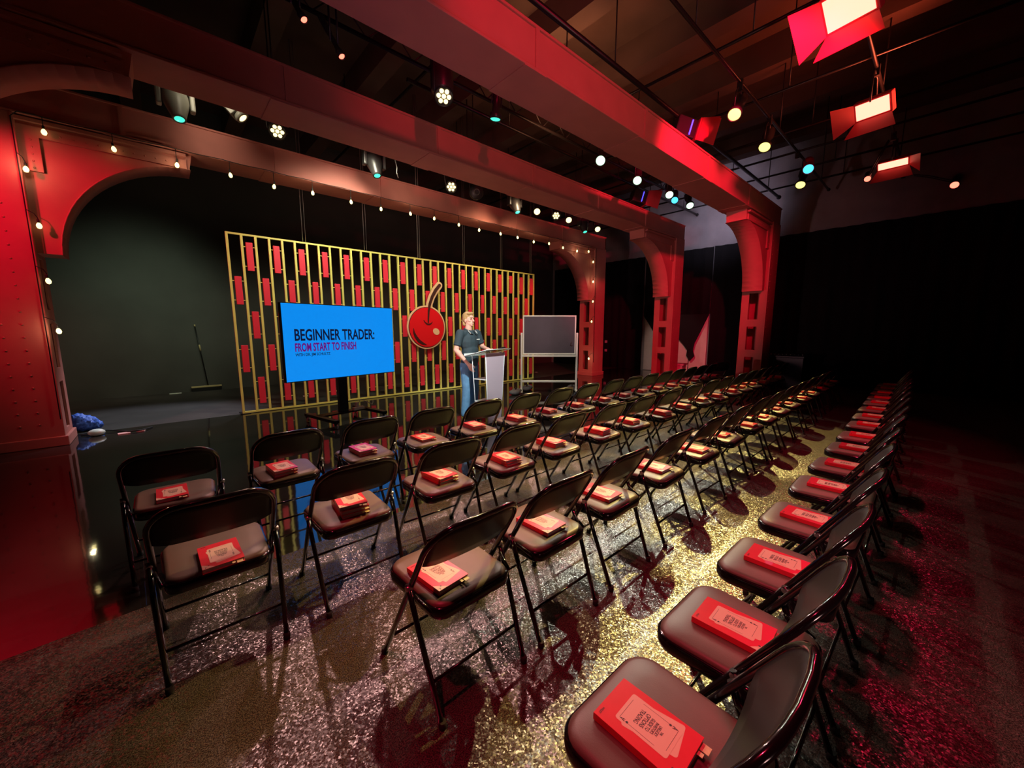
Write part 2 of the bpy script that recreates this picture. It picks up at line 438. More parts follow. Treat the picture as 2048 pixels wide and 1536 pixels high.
# ------------------------------------------------------------------ red portal frames
def portal(name_label, y0, y1, xl, xr, xo, z=4.04, bulbs=False):
    """xl: inner edge of the left column, xr / xo: inner and outer edge of the right column"""
    t = thing('portal_frame', (xl, y0, 0), 0, name_label, 'frame', 'red steel frames across the studio')
    D = y1 - y0; W = xr - xl; WO = xo - xl
    ztop = z + .41
    lx0, lx1 = -.95, 0.0
    # beam: web plates, proud flanges, stiffeners
    b = MB(); b.bbox(lx0, WO, 0, D, z, z + .028, .006); b.bbox(lx0, WO, 0, D, ztop - .028, ztop, .006)
    b.box(lx0, WO, .02, .05, z + .02, ztop - .02); b.box(lx0, WO, D - .05, D - .02, z + .02, ztop - .02); b.box(WO - .03, WO, .02, D - .02, z + .02, ztop - .02)
    beam = b.build('beam', 'frame_paint', t)
    for k in range(6):
        x = .9 + k * (W - 1.4) / 5.6
        for yy in (0.002, D - .022):
            MB().box(x, x + .05, yy, yy + .02, z + .028, ztop - .028).build('stiffener', 'frame_paint', beam)
        MB().box(x - .15, x + .15, .0, D, z - .008, z).build('splice_plate', 'frame_paint', beam)
    # columns
    for side in (0, 1):
        if side == 0: a0, a1, inner = lx0, lx1, lx1
        else: a0, a1, inner = W, WO, W
        b = MB()
        b.bbox(a0, a1, 0, .03, .12, z, .005); b.bbox(a0, a1, D - .03, D, .12, z, .005)
        ox = a0 if side == 0 else a1 - .02
        b.box(ox, ox + .02, .03, D - .03, .12, z)
        col = b.build('column', 'frame_paint', t)
        ix0, ix1 = (inner - .025, inner) if side == 0 else (inner, inner + .025)
        MB().box(ix0, ix1, .03, .17, .12, z).build('stile', 'frame_paint', col)
        MB().box(ix0, ix1, D - .17, D - .03, .12, z).build('stile', 'frame_paint', col)
        for z0, z1 in ((.82, 1.0), (1.58, 1.76), (2.4, z)):
            MB().box(ix0, ix1, .17, D - .17, z0, z1).build('batten', 'frame_paint', col)
        MB().box(ix0, ix1, .17, D - .17, .12, .2).build('batten', 'frame_paint', col)
        MB().bbox(a0 - .03, a1 + .03, -.03, D + .03, 0, .125, .008).build('plinth', 'frame_paint', col)
        # rivets on the front plate
        rb = MB(); n = 0
        for cx_ in ((inner - .2, inner - .36, inner - .62) if side == 0 else (inner + .1, a1 - .1)):
            zz = .3
            while zz < z - .2:
                rb.lathe([(.013, 0), (.011, .006), (.004, .010)], 6, Matrix.Translation((cx_, 0, zz)) @ Matrix.Rotation(PI / 2, 4, 'X'))
                zz += .158
        tag(rb.build('rivets', 'frame_paint', col), None, kind='stuff')
        # arched gusset
        s = 1 if side == 0 else -1
        R = 1.38; g = .21
        cx0 = inner + s * (g + R)
        pts = [(inner, 2.45), (inner + s * g, 2.45)] + [(cx0 - s * R * math.cos(math.radians(t_)), 2.45 + R * math.sin(math.radians(t_))) for t_ in range(5, 91, 5)]
        pts += [(cx0 + s * .04, z), (inner, z)]
        gm = MB().prism(pts, .08, D - .08, smooth=False)
        gus = gm.build('gusset', 'frame_paint', t)
        fl_ = MB(); lo = pts[1:-2]
        for i in range(len(lo) - 1):
            (xa, za), (xb, zb) = lo[i], lo[i + 1]
            fl_.add([(xa, .06, za), (xb, .06, zb), (xb, D - .06, zb), (xa, D - .06, za), (xa + s * .012, .06, za - .012), (xb + s * .012, .06, zb - .012), (xb + s * .012, D - .06, zb - .012), (xa + s * .012, D - .06, za - .012)],
                    [(0, 1, 2, 3), (4, 7, 6, 5), (0, 4, 5, 1), (2, 6, 7, 3)], True)
        fl_.build('arch_flange', 'frame_paint', gus)
        # angle irons on the gusset
        x_a, x_b = sorted((inner, inner + s * 1.56)); x_c, x_d = sorted((inner, inner + s * .17))
        MB().box(x_a, x_b, .05, .08, z - .22, z - .1).build('angle_iron', 'frame_paint', gus)
        MB().box(x_c, x_d, .05, .08, 3.42, z - .22).build('angle_iron', 'frame_paint', gus)
        MB().box(x_a, x_b, .02, .08, z - .06, z - .02).build('angle_iron', 'frame_paint', gus)
        rb = MB()
        for k in range(12):
            rb.lathe([(.012, 0), (.010, .006), (.003, .009)], 6, Matrix.Translation((inner + s * (.24 + k * .11), .05, z - .16)) @ Matrix.Rotation(PI / 2, 4, 'X'))
        for k in range(5):
            rb.lathe([(.012, 0), (.010, .006), (.003, .009)], 6, Matrix.Translation((inner + s * .1, .05, 3.46 + k * .08)) @ Matrix.Rotation(PI / 2, 4, 'X'))
        tag(rb.build('rivets', 'frame_paint', gus), None, kind='stuff')
    return t
portal('far red steel frame hung with the string of bulbs, nearest the lattice backdrop', 7.58, 8.14, -1.07, 10.35, 10.93)
portal('middle red steel frame, between the bulb-hung frame and the nearest one', 5.24, 5.81, -1.60, 10.90, 11.40)
portal('nearest red steel frame, its beam crossing overhead to the rightmost column', 2.96, 3.52, -2.10, 11.02, 11.62)

# ------------------------------------------------------------------ string of bulbs on the far frame
ls = thing('string_lights', (-1.07, 7.553, 0), 0, 'string of small glowing bulbs looped along the far red frame', 'string lights')
bx_ = [(-.98, 1.50), (-1.0, 2.12), (-1.0, 2.78), (-1.03, 3.42), (-.84, 3.89), (-.25, 3.87), (.38, 3.84), (1.0, 3.86), (1.58, 3.83), (2.16, 3.86), (2.81, 3.85), (3.38, 3.84), (4.0, 3.87), (4.56, 3.88), (5.19, 3.86),
       (5.76, 3.84), (6.42, 3.86), (6.99, 3.86), (7.58, 3.84), (8.18, 3.88), (8.77, 3.85), (9.41, 3.84), (9.97, 3.90), (10.22, 3.62), (10.24, 3.02), (10.26, 2.41), (10.22, 1.78), (10.12, .60)]
cb = MB(); path = []
CZ = [(-.955, .35), (-.955, 3.98), (-.9, 4.045)]
for k in range(0, 112): path.append((-.9 + k * .1 + 1.07, 0, 4.05 - .012 * abs(math.sin(k * .53))))
path += [(10.37 + 1.07, 0, 4.03), (10.37 + 1.07, 0, 2.5), (10.37 + 1.07, 0, .45)]
path = [(x + 1.07 - .13, 0, z) for x, z in CZ] + path
cb.tube(path, .006, 5)
for x, z in bx_:
    hx = -.955 - .13 if (x < -.95) else (10.37 if x > 10.05 else x)
    hz = z + .16 if (x < -.95 or x > 10.05) else 4.04
    cb.tube([(x + 1.07, 0, z + .07), (x + 1.07 + (hx - x) * .3, 0, z + .07 + (hz - z - .07) * .6), (hx + 1.07, 0, hz)], .0045, 5)
cb.build('cable', 'black_rubber', ls)
bulb = None
for i, (x, z) in enumerate(bx_):
    dx = 0
    if bulb is None:
        bulb = MB().lathe([(.004, -.052), (.018, -.045), (.026, -.022), (.022, 0), (.012, .016), (.010, .022)], 10).build('bulb', 'bulb_glow', ls)
        MB().lathe([(.011, .018), (.013, .022), (.013, .055), (.006, .062), (.005, .075)], 8).build('socket', 'black_rubber', bulb)
        o = bulb
    else: o = copy_tree(bulb, ls)
    o.location = (x + 1.07, 0, z)
    o.rotation_euler = (random.uniform(-.15, .15), random.uniform(-.15, .15), 0)
for x, z in bx_[::3]:
    lamp('POINT', 'bulb_light', (x, 7.45, z), None, 1.2, (1.0, .85, .5), 0.03)

# ------------------------------------------------------------------ lattice backdrop
PX0, PW, PH = 0.96, 7.46, 3.14
lat = thing('lattice_backdrop', (PX0, 8.28, 0.01), 0.012, 'tall gold lattice screen set with red blocks, standing behind the speaker', 'backdrop')
NB = 36; pitch = PW / NB
bar = None
for i in range(NB + 1):
    if bar is None: bar = MB().box(-.018, .018, 0, .04, .03, PH - .03).build('bar', 'lattice_gold', lat); o = bar
    else: o = bar.copy(); COL.objects.link(o)
    o.location = (i * pitch, 0, 0)
MB().box(-.018, PW + .018, 0, .04, 0, .03).build('rail', 'lattice_gold', lat)
MB().box(-.018, PW + .018, 0, .04, PH - .03, PH).build('rail', 'lattice_gold', lat)
rowsE = [(2.52, 3.0), (1.34, 1.81), (.16, .63)]
rowsO = [(1.93, 2.41), (.74, 1.22)]
ties = MB(); blk = None
for i in range(NB):
    for z0, z1 in (rowsO if i % 2 == 0 else rowsE):
        if blk is None: blk = MB().bbox(-.050, .050, -.012, .03, -.24, .24, .004).build('block', 'lattice_red', lat); o = blk
        else: o = blk.copy(); COL.objects.link(o)
        o.location = ((i + .5) * pitch, 0, (z0 + z1) / 2)
        for zz in (z0 + .075, z1 - .075): ties.box(i * pitch + .018, (i + 1) * pitch - .018, .008, .022, zz - .006, zz + .006)
tag(ties.build('cross_ties', 'lattice_gold', lat), None, kind='stuff')
MB().box(-.05, .1, -.05, .2, -.008, 0).build('foot', 'black_metal', lat)
MB().box(PW - .1, PW + .05, -.05, .2, -.008, 0).build('foot', 'black_metal', lat)
for i, x in enumerate((2.16, 3.33, 4.57, 5.83, 7.07, 8.2)):
    r = thing('suspension_wires', (x, 8.3, 3.15), 0, None, 'wire', 'wires holding up the lattice')
    tag(r, ['pair of pale wires above the television, leftmost of the six holding the lattice', 'pair of wires above the right part of the television', 'thickest pair of wires, above the cherry sign',
            'pair of wires between the cherry sign and the speaker\'s head', 'pair of wires left of the board', 'rightmost pair of wires, at the lattice\'s right corner'][i])
    q = .013 if i == 2 else .006
    for k, dx in enumerate((-.02, .03)):
        MB().tube([(dx, 0, 0), (dx + .01, 0, ZC - 3.15)], q if k == 0 else q * .7, 6).build('wire', 'steel', r)

# ------------------------------------------------------------------ cherry sign on the lattice
ch = thing('cherry_sign', (4.69, 8.235, 1.56), 0.012, 'round red cherry sign with cream outline and curved stem, fixed to the lattice', 'sign')
def disc(r, y0, y1, name, m, par, cx=0, cz=0, n=48, sx=1, rot=0):
    pts = []
    for k in range(n):
        a = 2 * PI * k / n; x = r * sx * math.cos(a); z = r * math.sin(a)
        pts.append((cx + x * math.cos(rot) - z * math.sin(rot), cz + x * math.sin(rot) + z * math.cos(rot)))
    return MB().prism(pts, y0, y1, smooth=True).build(name, m, par)
disc(.51, 0, .03, 'outline', 'sign_cream', ch)
disc(.475, -.008, 0, 'dark_ring', 'sign_dark', ch)
disc(.462, -.018, -.008, 'cherry', 'sign_red', ch)
def ribbon(pts, w, y0, y1, name, m, par):
    L = []; Rr = []
    for i, p in enumerate(pts):
        a = pts[max(i - 1, 0)]; c = pts[min(i + 1, len(pts) - 1)]
        d = V((c[0] - a[0], c[1] - a[1])); d.normalize(); n_ = V((-d.y, d.x)); ww = w[i] if hasattr(w, '__len__') else w
        L.append((p[0] + n_.x * ww, p[1] + n_.y * ww)); Rr.append((p[0] - n_.x * ww, p[1] - n_.y * ww))
    a = pts[-1]; d = V((a[0] - pts[-2][0], a[1] - pts[-2][1])).normalized(); ww = w[-1] if hasattr(w, '__len__') else w
    capp = [(a[0] + ww * (math.cos(t) * -d.y + math.sin(t) * d.x), a[1] + ww * (math.cos(t) * d.x + math.sin(t) * d.y)) for t in [PI * k / 6 for k in range(1, 6)]]
    return MB().prism(L + capp + Rr[::-1], y0, y1).build(name, m, par)
stem = [(.03, .10), (.035, .22), (.05, .38), (.09, .55), (.16, .72), (.26, .88), (.37, 1.0)]
ribbon(stem[2:], [.075, .08, .08, .085, .085], -.004, .026, 'stem_outline', 'sign_cream', ch)
ribbon(stem, [.012, .018, .024, .03, .035, .038, .036], -.026, -.004, 'stem', 'sign_dark', ch)
ribbon([(-.09, .17), (-.06, .12), (0, .075), (.05, .07), (.11, .09), (.14, .13)], [.006, .012, .018, .018, .012, .006], -.026, -.016, 'dimple', 'sign_dark', ch)
disc(.075, -.026, -.017, 'highlight', 'sign_cream', ch, .24, -.10, 24, 1.25, -.5)
ribbon([(-.36, -.02), (-.355, -.12), (-.31, -.22), (-.23, -.32), (-.12, -.385), (-.03, -.41)], [.003, .022, .034, .038, .026, .003], -.026, -.017, 'shade_mark', 'sign_dark', ch)

# ------------------------------------------------------------------ television on its stand
L_, R_ = V((1.273, 6.272)), V((3.095, 6.66))
ang = math.atan2((R_ - L_).y, (R_ - L_).x); tw = (R_ - L_).length
tv = thing('television', (L_.x, L_.y, 0), ang, 'wide flat television showing a blue title slide, on a wheeled stand', 'television')
zb, zt = .748, 1.877; th = zt - zb
MB().bbox(-.012, tw + .012, .004, .07, zb - .012, zt + .012, .005).build('casing', 'black_metal', tv)
sc = MB().box(0, tw, -.002, .006, zb, zt).build('screen', 'screen_blue', tv)
def tvtext(s, u0, u1, v1, h, m, off):
    M = Matrix.Translation((u0 * tw, -.004, zt - v1 * th)) @ Matrix.Rotation(PI / 2, 4, 'X')
    o = text_mesh('lettering', s, h / .72 * th, m, sc, M, xs=1.0, extrude=.001, offset=off)
    xs_ = [v.co.x for v in o.data.vertices]; k = (u1 - u0) * tw / (max(xs_) - min(xs_)); x0 = min(xs_)
    for v in o.data.vertices: v.co.x = u0 * tw + (v.co.x - x0) * k
tvtext('BEGINNER TRADER:', .082, .793, .470, .150, 'screen_ink', .005)
tvtext('FROM START TO FINISH', .079, .603, .612, .108, 'screen_purple', .005)
tvtext('WITH DR. JIM SCHULTZ', .078, .361, .675, .038, 'screen_ink', .0008)
cxp = tw * .5
post = MB().bbox(cxp - .075, cxp + .075, .13, .21, .1, 1.62, .008).build('post', 'black_metal', tv)
MB().box(cxp - .3, cxp + .3, .07, .13, 1.05, 1.5).build('mount', 'black_metal', tv)
MB().bbox(cxp - .43, cxp + .43, .09, .27, .115, .14, .004).build('base_plate', 'black_metal', tv)
for sx in (-1, 1):
    leg = MB().bbox(cxp + sx * .43 - .04, cxp + sx * .43 + .04, -.38, .55, .09, .14, .006).build('base_leg', 'black_metal', tv)
    for yy in (-.35, .52):
        c = MB().lathe([(.03, -.015), (.04, -.012), (.04, .012), (.03, .015)], 14, Matrix.Translation((cxp + sx * .43, yy, .042)) @ Matrix.Rotation(PI / 2, 4, 'Y')).build('caster', 'steel', leg)
        MB().box(cxp + sx * .43 - .022, cxp + sx * .43 + .022, yy - .02, yy + .02, .06, .092).build('caster_fork', 'black_metal', c)
ps = thing('power_strip', (cxp * math.cos(ang) + L_.x + .12, cxp * math.sin(ang) + L_.y + .1, .14), ang, 'pale power strip and plug with loose cable on the television stand base', 'power strip')
MB().bbox(0, .2, 0, .07, 0, .05, .006).build('strip', 'white_paint', ps)
MB().bbox(.05, .1, .01, .05, .05, .13, .006).build('plug', 'white_paint', ps)
MB().tube([(.1, .03, .1), (.16, .05, .17), (.24, .0, .12), (.33, -.03, .06), (.38, .02, .09), (.4, .05, .12)], .006, 6).build('cable', 'white_paint', ps)

# ------------------------------------------------------------------ black writing board
L_, R_ = V((6.40, 6.72)), V((7.34, 5.87)); ang = math.atan2((R_ - L_).y, (R_ - L_).x); bw = (R_ - L_).length
bd = thing('writing_board', (L_.x, L_.y, 0), ang, 'dark writing board in a pale green-white frame on tall legs', 'board')
for x in (-.03, bw + .03): 
    lg = MB().bbox(x - .022, x + .022, -.02, .02, .05, 1.43, .005).build('leg', 'white_paint', bd)
    MB().bbox(x - .025, x + .025, -.3, .3, .02, .06, .006).build('foot_bar', 'white_paint', lg)
    for yy in (-.27, .27): MB().lathe([(.02, -.01), (.03, -.01), (.03, .01), (.02, .01)], 12, Matrix.Translation((x, yy, .031)) @ Matrix.Rotation(PI / 2, 4, 'Y')).build('caster', 'black_rubber', lg)
MB().bbox(-.01, bw + .01, -.015, .015, .24, .29, .004).build('lower_rail', 'white_paint', bd)
MB().bbox(-.01, bw + .01, -.05, .03, .86, .90, .004).build('tray', 'white_paint', bd)
MB().box(.02, bw - .02, -.012, .012, .93, 1.82).build('slate', 'slate', bd)
for a0, a1, b0, b1 in ((0, bw, .915, .945), (0, bw, 1.81, 1.84), (0, .03, .945, 1.81), (bw - .03, bw, .945, 1.81)):
    MB().bbox(a0, a1, -.02, .02, b0, b1, .004).build('frame_rail', 'white_paint', bd)
MB().tube([(bw - .1, -.02, 1.22), (bw - .12, -.02, 1.18), (bw - .13, -.02, 1.13), (bw - .1, -.02, 1.12), (bw - .08, -.02, 1.14)], .008, 6).build('squiggle', 'sign_dark', bd)
for (x, y), l in (((6.16, 6.62), 'dark sandbag slumped at the left foot of the writing board'), ((6.75, 6.85), 'dark sandbag behind the left foot of the writing board'), ((7.62, 6.12), 'dark sandbag at the right foot of the writing board')):
    s = thing('sandbag', (x - .1, y - .02, 0), .6, l, 'sandbag')
    MB().ball((-.12, 0, .062), (.14, .13, .062)).build('pouch', 'sandbag', s)
    MB().ball((.12, 0, .062), (.14, .13, .062)).build('pouch', 'sandbag', s)
    MB().tube([(-.05, 0, .09), (-.03, 0, .15), (.03, 0, .15), (.05, 0, .09)], .012, 6).build('strap', 'black_rubber', s)

# ------------------------------------------------------------------ acrylic lectern
lec = thing('lectern', (3.86, 4.86, 0), 0.21, 'clear acrylic lectern with a frosted front panel, in front of the speaker', 'lectern')
MB().bbox(-.32, .32, -.24, .24, 0, .02, .004).build('base', 'acrylic', lec)
def quad(name, pts, th_, m):
    """thin slab through four corner points"""
    a, b_, c, d = [V(p) for p in pts]; n_ = (b_ - a).cross(d - a).normalized() * th_
    vs = [a, b_, c, d, a + n_, b_ + n_, c + n_, d + n_]
    return MB().add([v[:] for v in vs], [(0, 3, 2, 1), (4, 5, 6, 7), (0, 1, 5, 4), (1, 2, 6, 5), (2, 3, 7, 6), (3, 0, 4, 7)]).build(name, m, lec)
quad('front_panel', [(-.165, -.12, .02), (.165, -.12, .02), (.235, -.14, 1.14), (-.235, -.14, 1.14)], .01, 'acrylic_frost')
for s in (-1, 1):
    quad('side_panel', [(s * .165, -.11, .02), (s * .165, .12, .02), (s * .24, .13, 1.09), (s * .24, -.13, 1.14)], .01 , 'acrylic')
    MB().tube([(s * .165, -.125, .02), (s * .24, -.145, 1.14)], .008, 6).build('edge_trim', 'acrylic_edge', lec)
    MB().tube([(s * .165, .12, .02), (s * .24, .13, 1.09)], .006, 6).build('edge_trim', 'acrylic_edge', lec)
MB().box(-.2, .2, -.115, .12, .36, .375).build('shelf', 'acrylic_edge', lec)
MB().box(-.215, .215, -.125, .12, .72, .735).build('shelf', 'acrylic_edge', lec)
quad('reading_tray', [(-.31, .23, 1.09), (.31, .23, 1.09), (.31, -.22, 1.20), (-.31, -.22, 1.20)], .012, 'acrylic')
MB().tube([(-.31, .23, 1.09), (.31, .23, 1.09), (.31, -.22, 1.20), (-.31, -.22, 1.20)], .006, 6, closed=True).build('tray_edge', 'acrylic_edge', lec)
MB().bbox(-.31, .31, .225, .24, 1.09, 1.13, .003).build('tray_lip', 'acrylic_edge', lec)
pp = tag(MB().box(-.1, .12, -.08, .08, 0, .006).build('paper_notes', 'white_paint'), 'white paper notes lying on the lectern tray', 'paper')
pp.location = (3.86, 4.86, 1.168); pp.rotation_euler = (-.24, 0, .21)
for nm, x, y, z, l, m in (('clicker', .2, -.12, 1.18, 'small dark clicker on the lectern tray', 'black_metal'),):
    c = tag(MB().bbox(-.03, .03, -.05, .05, .005, .03, .006).build(nm, m), l, 'clicker'); c.location = (3.86 + x, 4.86 + y, z + .014); c.rotation_euler = (-.24, 0, .21)
# ------------------------------------------------------------------ folding chair
def lean(z): return .24 - .585 * z
def make_chair():
    t = thing('folding_chair')
    pts = [(-.225, lean(0) + .0, .004), (-.225, lean(.3), .3), (-.225, lean(.62), .62)]
    R = .115
    for k in range(0, 7):
        a = PI - k / 6 * PI / 2
        z = .672 + R * math.sin(a); x = -.225 + R + R * math.cos(a)
        pts.append((x, lean(z) - .022 * (1 - (x / .225) ** 2), z))
    for k in (-.05, .05):
        pts.append((k, lean(.788) - .022, .789))
    full = pts[:-1] + [(-x, y, z) for x, y, z in reversed(pts[:-1])]
    MB().tube(full, .0125, 8).build('front_frame', 'black_gloss', t)
    for s in (-1, 1):
        lg = MB().tube([(s * .238, -.045, .505), (s * .234, -.105, .36), (s * .216, -.24, .004)], .0115, 8).build('rear_leg', 'black_gloss', t)
        MB().lathe([(.010, -.011), (.014, -.008), (.014, .012), (.007, .015)], 8, Matrix.Translation((s * .238, -.05, .49)) @ Matrix.Rotation(PI / 2, 4, 'Y')).build('pivot_bolt', 'steel', lg)
        MB().tube([(s * .2, -.16, .425), (s * .222, -.07, .46)], .008, 6).build('hinge_link', 'black_gloss', t)
        MB().lathe([(.015, 0), (.0165, .004), (.0155, .03)], 8, Matrix.Translation((s * .225, .24, 0))).build('foot_cap', 'black_rubber', t)
        MB().lathe([(.014, 0), (.0155, .004), (.0145, .03)], 8, Matrix.Translation((s * .216, -.24, 0))).build('foot_cap', 'black_rubber', t)
    MB().tube([(-.225, lean(.14), .14), (.225, lean(.14), .14)], .007, 6).build('crossbar', 'black_gloss', t)
    MB().tube([(-.224, -.178, .15), (.224, -.178, .15)], .007, 6).build('crossbar', 'black_gloss', t)
    # backrest: bowed sheet with rounded top corners and a rolled lower edge
    nx, nz = 14, 5; vs = []; fs = []
    for side in (0, 1):
        for i in range(nx + 1):
            x = -.217 + .434 * i / nx
            dd = max(0, abs(x) - (.225 - R)); ztop = .672 + math.sqrt(max(0.0, R * R - dd * dd)) - .004
            zbot = .585 + .02 * max(0, abs(x) - .17) / .047
            for j in range(nz + 1):
                z = zbot + (ztop - zbot) * j / nz
                y = lean(z) - .024 * (1 - (x / .225) ** 2) + (.006 if side else -.005)
                vs.append((x, y, z))
    st = (nx + 1) * (nz + 1)
    for i in range(nx):
        for j in range(nz):
            a = i * (nz + 1) + j; b_ = a + nz + 1
            fs += [(a, a + 1, b_ + 1, b_), (st + a, st + b_, st + b_ + 1, st + a + 1)]
        a = i * (nz + 1); b_ = a + nz + 1
        fs += [(a, b_, st + b_, st + a), (a + nz, st + a + nz, st + b_ + nz, b_ + nz)]
    for i in (0, nx):
        for j in range(nz):
            a = i * (nz + 1) + j; fs.append((a, st + a, st + a + 1, a + 1))
    MB().add(vs, fs, True).build('backrest', 'back_vinyl', t)
    # seat pan and cushion
    def outline(k, z, n=6):
        P = []
        for (cx_, cy_, r, a0) in ((.205 - .075, .235 - .075, .075, 0), (-.205 + .075, .235 - .075, .075, 90), (-.195 + .06, -.19 + .06, .06, 180), (.195 - .06, -.19 + .06, .06, 270)):
            for q in range(n + 1):
                a = math.radians(a0 + 90 * q / n)
                x = cx_ + r * math.cos(a); y = cy_ + r * math.sin(a)
                P.append((x * k, (y - .02) * k + .02, z))
        return P
    def stack(levels, name, m):
        vs = []; fs = []
        for k, z in levels: vs += outline(k, z)
        n = len(outline(1, 0))
        for l in range(len(levels) - 1):
            for q in range(n):
                q2 = (q + 1) % n; fs.append((l * n + q, l * n + q2, (l + 1) * n + q2, (l + 1) * n + q))
        fs.append(tuple(reversed(range(n)))); fs.append(tuple((len(levels) - 1) * n + q for q in range(n)))
        return MB().add(vs, fs, True).build(name, m, t)
    stack([(.975, .388), (1.0, .392), (1.008, .405), (1.008, .432), (.985, .438)], 'seat_pan', 'black_gloss')
    stack([(.975, .434), (.97, .441), (.945, .449), (.88, .4545), (.6, .457), (.2, .458)], 'seat_cushion', 'chair_vinyl')
    return t

# ------------------------------------------------------------------ book: red cover printed with playing cards and a title
BW, BL, BT = .152, .229, .021
def make_book():
    t = thing('paperback_book')
    MB().bbox(-BW / 2, BW / 2, -BL / 2, BL / 2, BT - .0016, BT, .0006).build('front_cover', 'book_red', t)
    MB().box(-BW / 2, BW / 2, -BL / 2, BL / 2, 0, .0014).build('back_cover', 'book_red', t)
    MB().box(-BW / 2, -BW / 2 + .0012, -BL / 2, BL / 2, .0012, BT - .0014).build('spine', 'book_red', t)
    MB().box(-BW / 2 + .002, BW / 2 - .003, -BL / 2 + .003, BL / 2 - .003, .0013, BT - .0015).build('page_block', 'book_pages', t)
    # print is laid out for a reader on the stage side: turned half round
    def rr(w_, h_, r):
        return [(w_ / 2 - r + r * math.cos(a), h_ / 2 - r + r * math.sin(a)) for a in [PI / 2 * q / 3 for q in range(4)]] + \
               [(-w_ / 2 + r + r * math.cos(a), h_ / 2 - r + r * math.sin(a)) for a in [PI / 2 + PI / 2 * q / 3 for q in range(4)]] + \
               [(-w_ / 2 + r + r * math.cos(a), -h_ / 2 + r + r * math.sin(a)) for a in [PI + PI / 2 * q / 3 for q in range(4)]] + \
               [(w_ / 2 - r + r * math.cos(a), -h_ / 2 + r + r * math.sin(a)) for a in [1.5 * PI + PI / 2 * q / 3 for q in range(4)]]
    base = Matrix.Rotation(PI, 4, 'Z')
    def flat(poly, z, M):
        n = len(poly); return MB().add([(x, y, z) for x, y in poly], [tuple(range(n))], False, M)
    c2 = base @ Matrix.Translation((-.009, .012, 0)) @ Matrix.Rotation(.20, 4, 'Z')
    c1 = base @ Matrix.Translation((-.004, .002, 0)) @ Matrix.Rotation(.0, 4, 'Z')
    flat(rr(.094, .140, .007), BT + .0002, c2).build('printed_card', 'book_card', t)
    flat([(.0755, .1140), (.030, .1140), (.0755, .070)], BT + .0003, base).build('printed_card', 'book_card', t)
    top = flat(rr(.097, .142, .007), BT + .0005, c1).build('printed_card', 'book_card', t)
    # ruled frame of the top card
    fr = MB(); zz = BT + .0007
    for (x0, x1, y0, y1) in ((-.040, .030, .061, .0618), (-.030, .040, -.0618, -.061), (.0395, .0403, -.060, .036), (-.0403, -.0395, -.036, .060)):
        fr.add([(x0, y0, zz), (x1, y0, zz), (x1, y1, zz), (x0, y1, zz)], [(0, 1, 2, 3)], False, c1)
    for cx_, cy_, rr_ in ((-.0385, .0405, 0), (.0385, -.0405, 0), (.056, .0905, 0)):
        fr.add([(cx_ + .0035 * math.cos(a), cy_ + .0035 * math.sin(a), zz) for a in [PI / 4 * q for q in range(8)]], [tuple(range(8))], False, c1)
    fr.build('card_rules', 'book_ink', top)
    y = .040
    for line, h in (('THE', .0055), ('UNLUCKY', .0075), ("INVESTOR'S", .0075), ('GUIDE TO', .0095), ('OPTIONS', .0115), ('TRADING', .0115)):
        y -= h * 1.34
        text_mesh('lettering', line, h / .70, 'book_ink', top, c1 @ Matrix.Translation((0, y, BT + .0008)), xs=.68, offset=.0003, align='CENTER')
    text_mesh('lettering', 'A', .017, 'book_ink', top, c1 @ Matrix.Translation((-.0385, .0475, BT + .0008)), xs=.7, align='CENTER', offset=.0003)
    text_mesh('lettering', 'A', .017, 'book_ink', top, c1 @ Matrix.Translation((.0385, -.0475, BT + .0008)) @ Matrix.Rotation(PI, 4, 'Z'), xs=.7, align='CENTER', offset=.0003)
    text_mesh('lettering', 'A', .014, 'book_ink', t, base @ Matrix.Translation((.062, .100, BT + .0006)) @ Matrix.Rotation(-.3, 4, 'Z'), xs=.7, align='CENTER', offset=.0003)
    text_mesh('lettering', 'WILEY', .0085, 'book_ink', t, base @ Matrix.Translation((.055, -.105, BT + .0006)), xs=.9, align='CENTER', offset=.0002)
    # paper strip sticking out between the pages
    bmk = MB().box(.045, .068, -BL / 2 - .022, -BL / 2 + .02, .012, .0135).build('bookmark', 'bookmark_paper', t)
    MB().box(.028, .040, -BL / 2 - .014, -BL / 2 + .02, .0136, .0146).build('bookmark', 'bookmark_paper', t)
    return t

R1 = [-.03, .60, 1.21, 1.79, 2.40, 3.01, 3.61, 4.19, 4.82, 5.38, 5.92, 6.44, 6.97, 7.50, 8.03, 8.6, 9.25]
R2 = [.10, .73, 1.36, 1.97, 2.57, 3.25, 3.88, 4.55, 5.20, 5.85, 6.42, 7.10, 7.68, 8.25, 8.86, 9.42, 9.98]
R3 = [.865, 1.42, 2.01, 2.68, 3.40, 4.07, 4.74, 5.33, 5.97, 6.57, 7.30, 8.0, 8.8, 9.5, 10.1]
R4 = [.88, 1.40, 1.96, 2.57, 3.22, 3.83, 4.47, 5.06, 5.72, 6.32, 6.96, 7.6, 8.2, 8.9, 9.6, 10.3]
ROWS = [('front row, nearest the stage', 'front row', R1, 3.21, .020), ('second row from the stage', 'second row', R2, 2.24, .018),
        ('third row from the stage', 'third row', R3, 1.35, .014), ('back row, nearest the camera', 'back row', R4, .345, .006)]
ORD = ['first', 'second', 'third', 'fourth', 'fifth', 'sixth', 'seventh', 'eighth', 'ninth', 'tenth', 'eleventh', 'twelfth', 'thirteenth', 'fourteenth', 'fifteenth', 'sixteenth', 'seventeenth']
ch0 = make_chair(); bk0 = make_book(); fc = fb = True
rnd = random.Random(3)
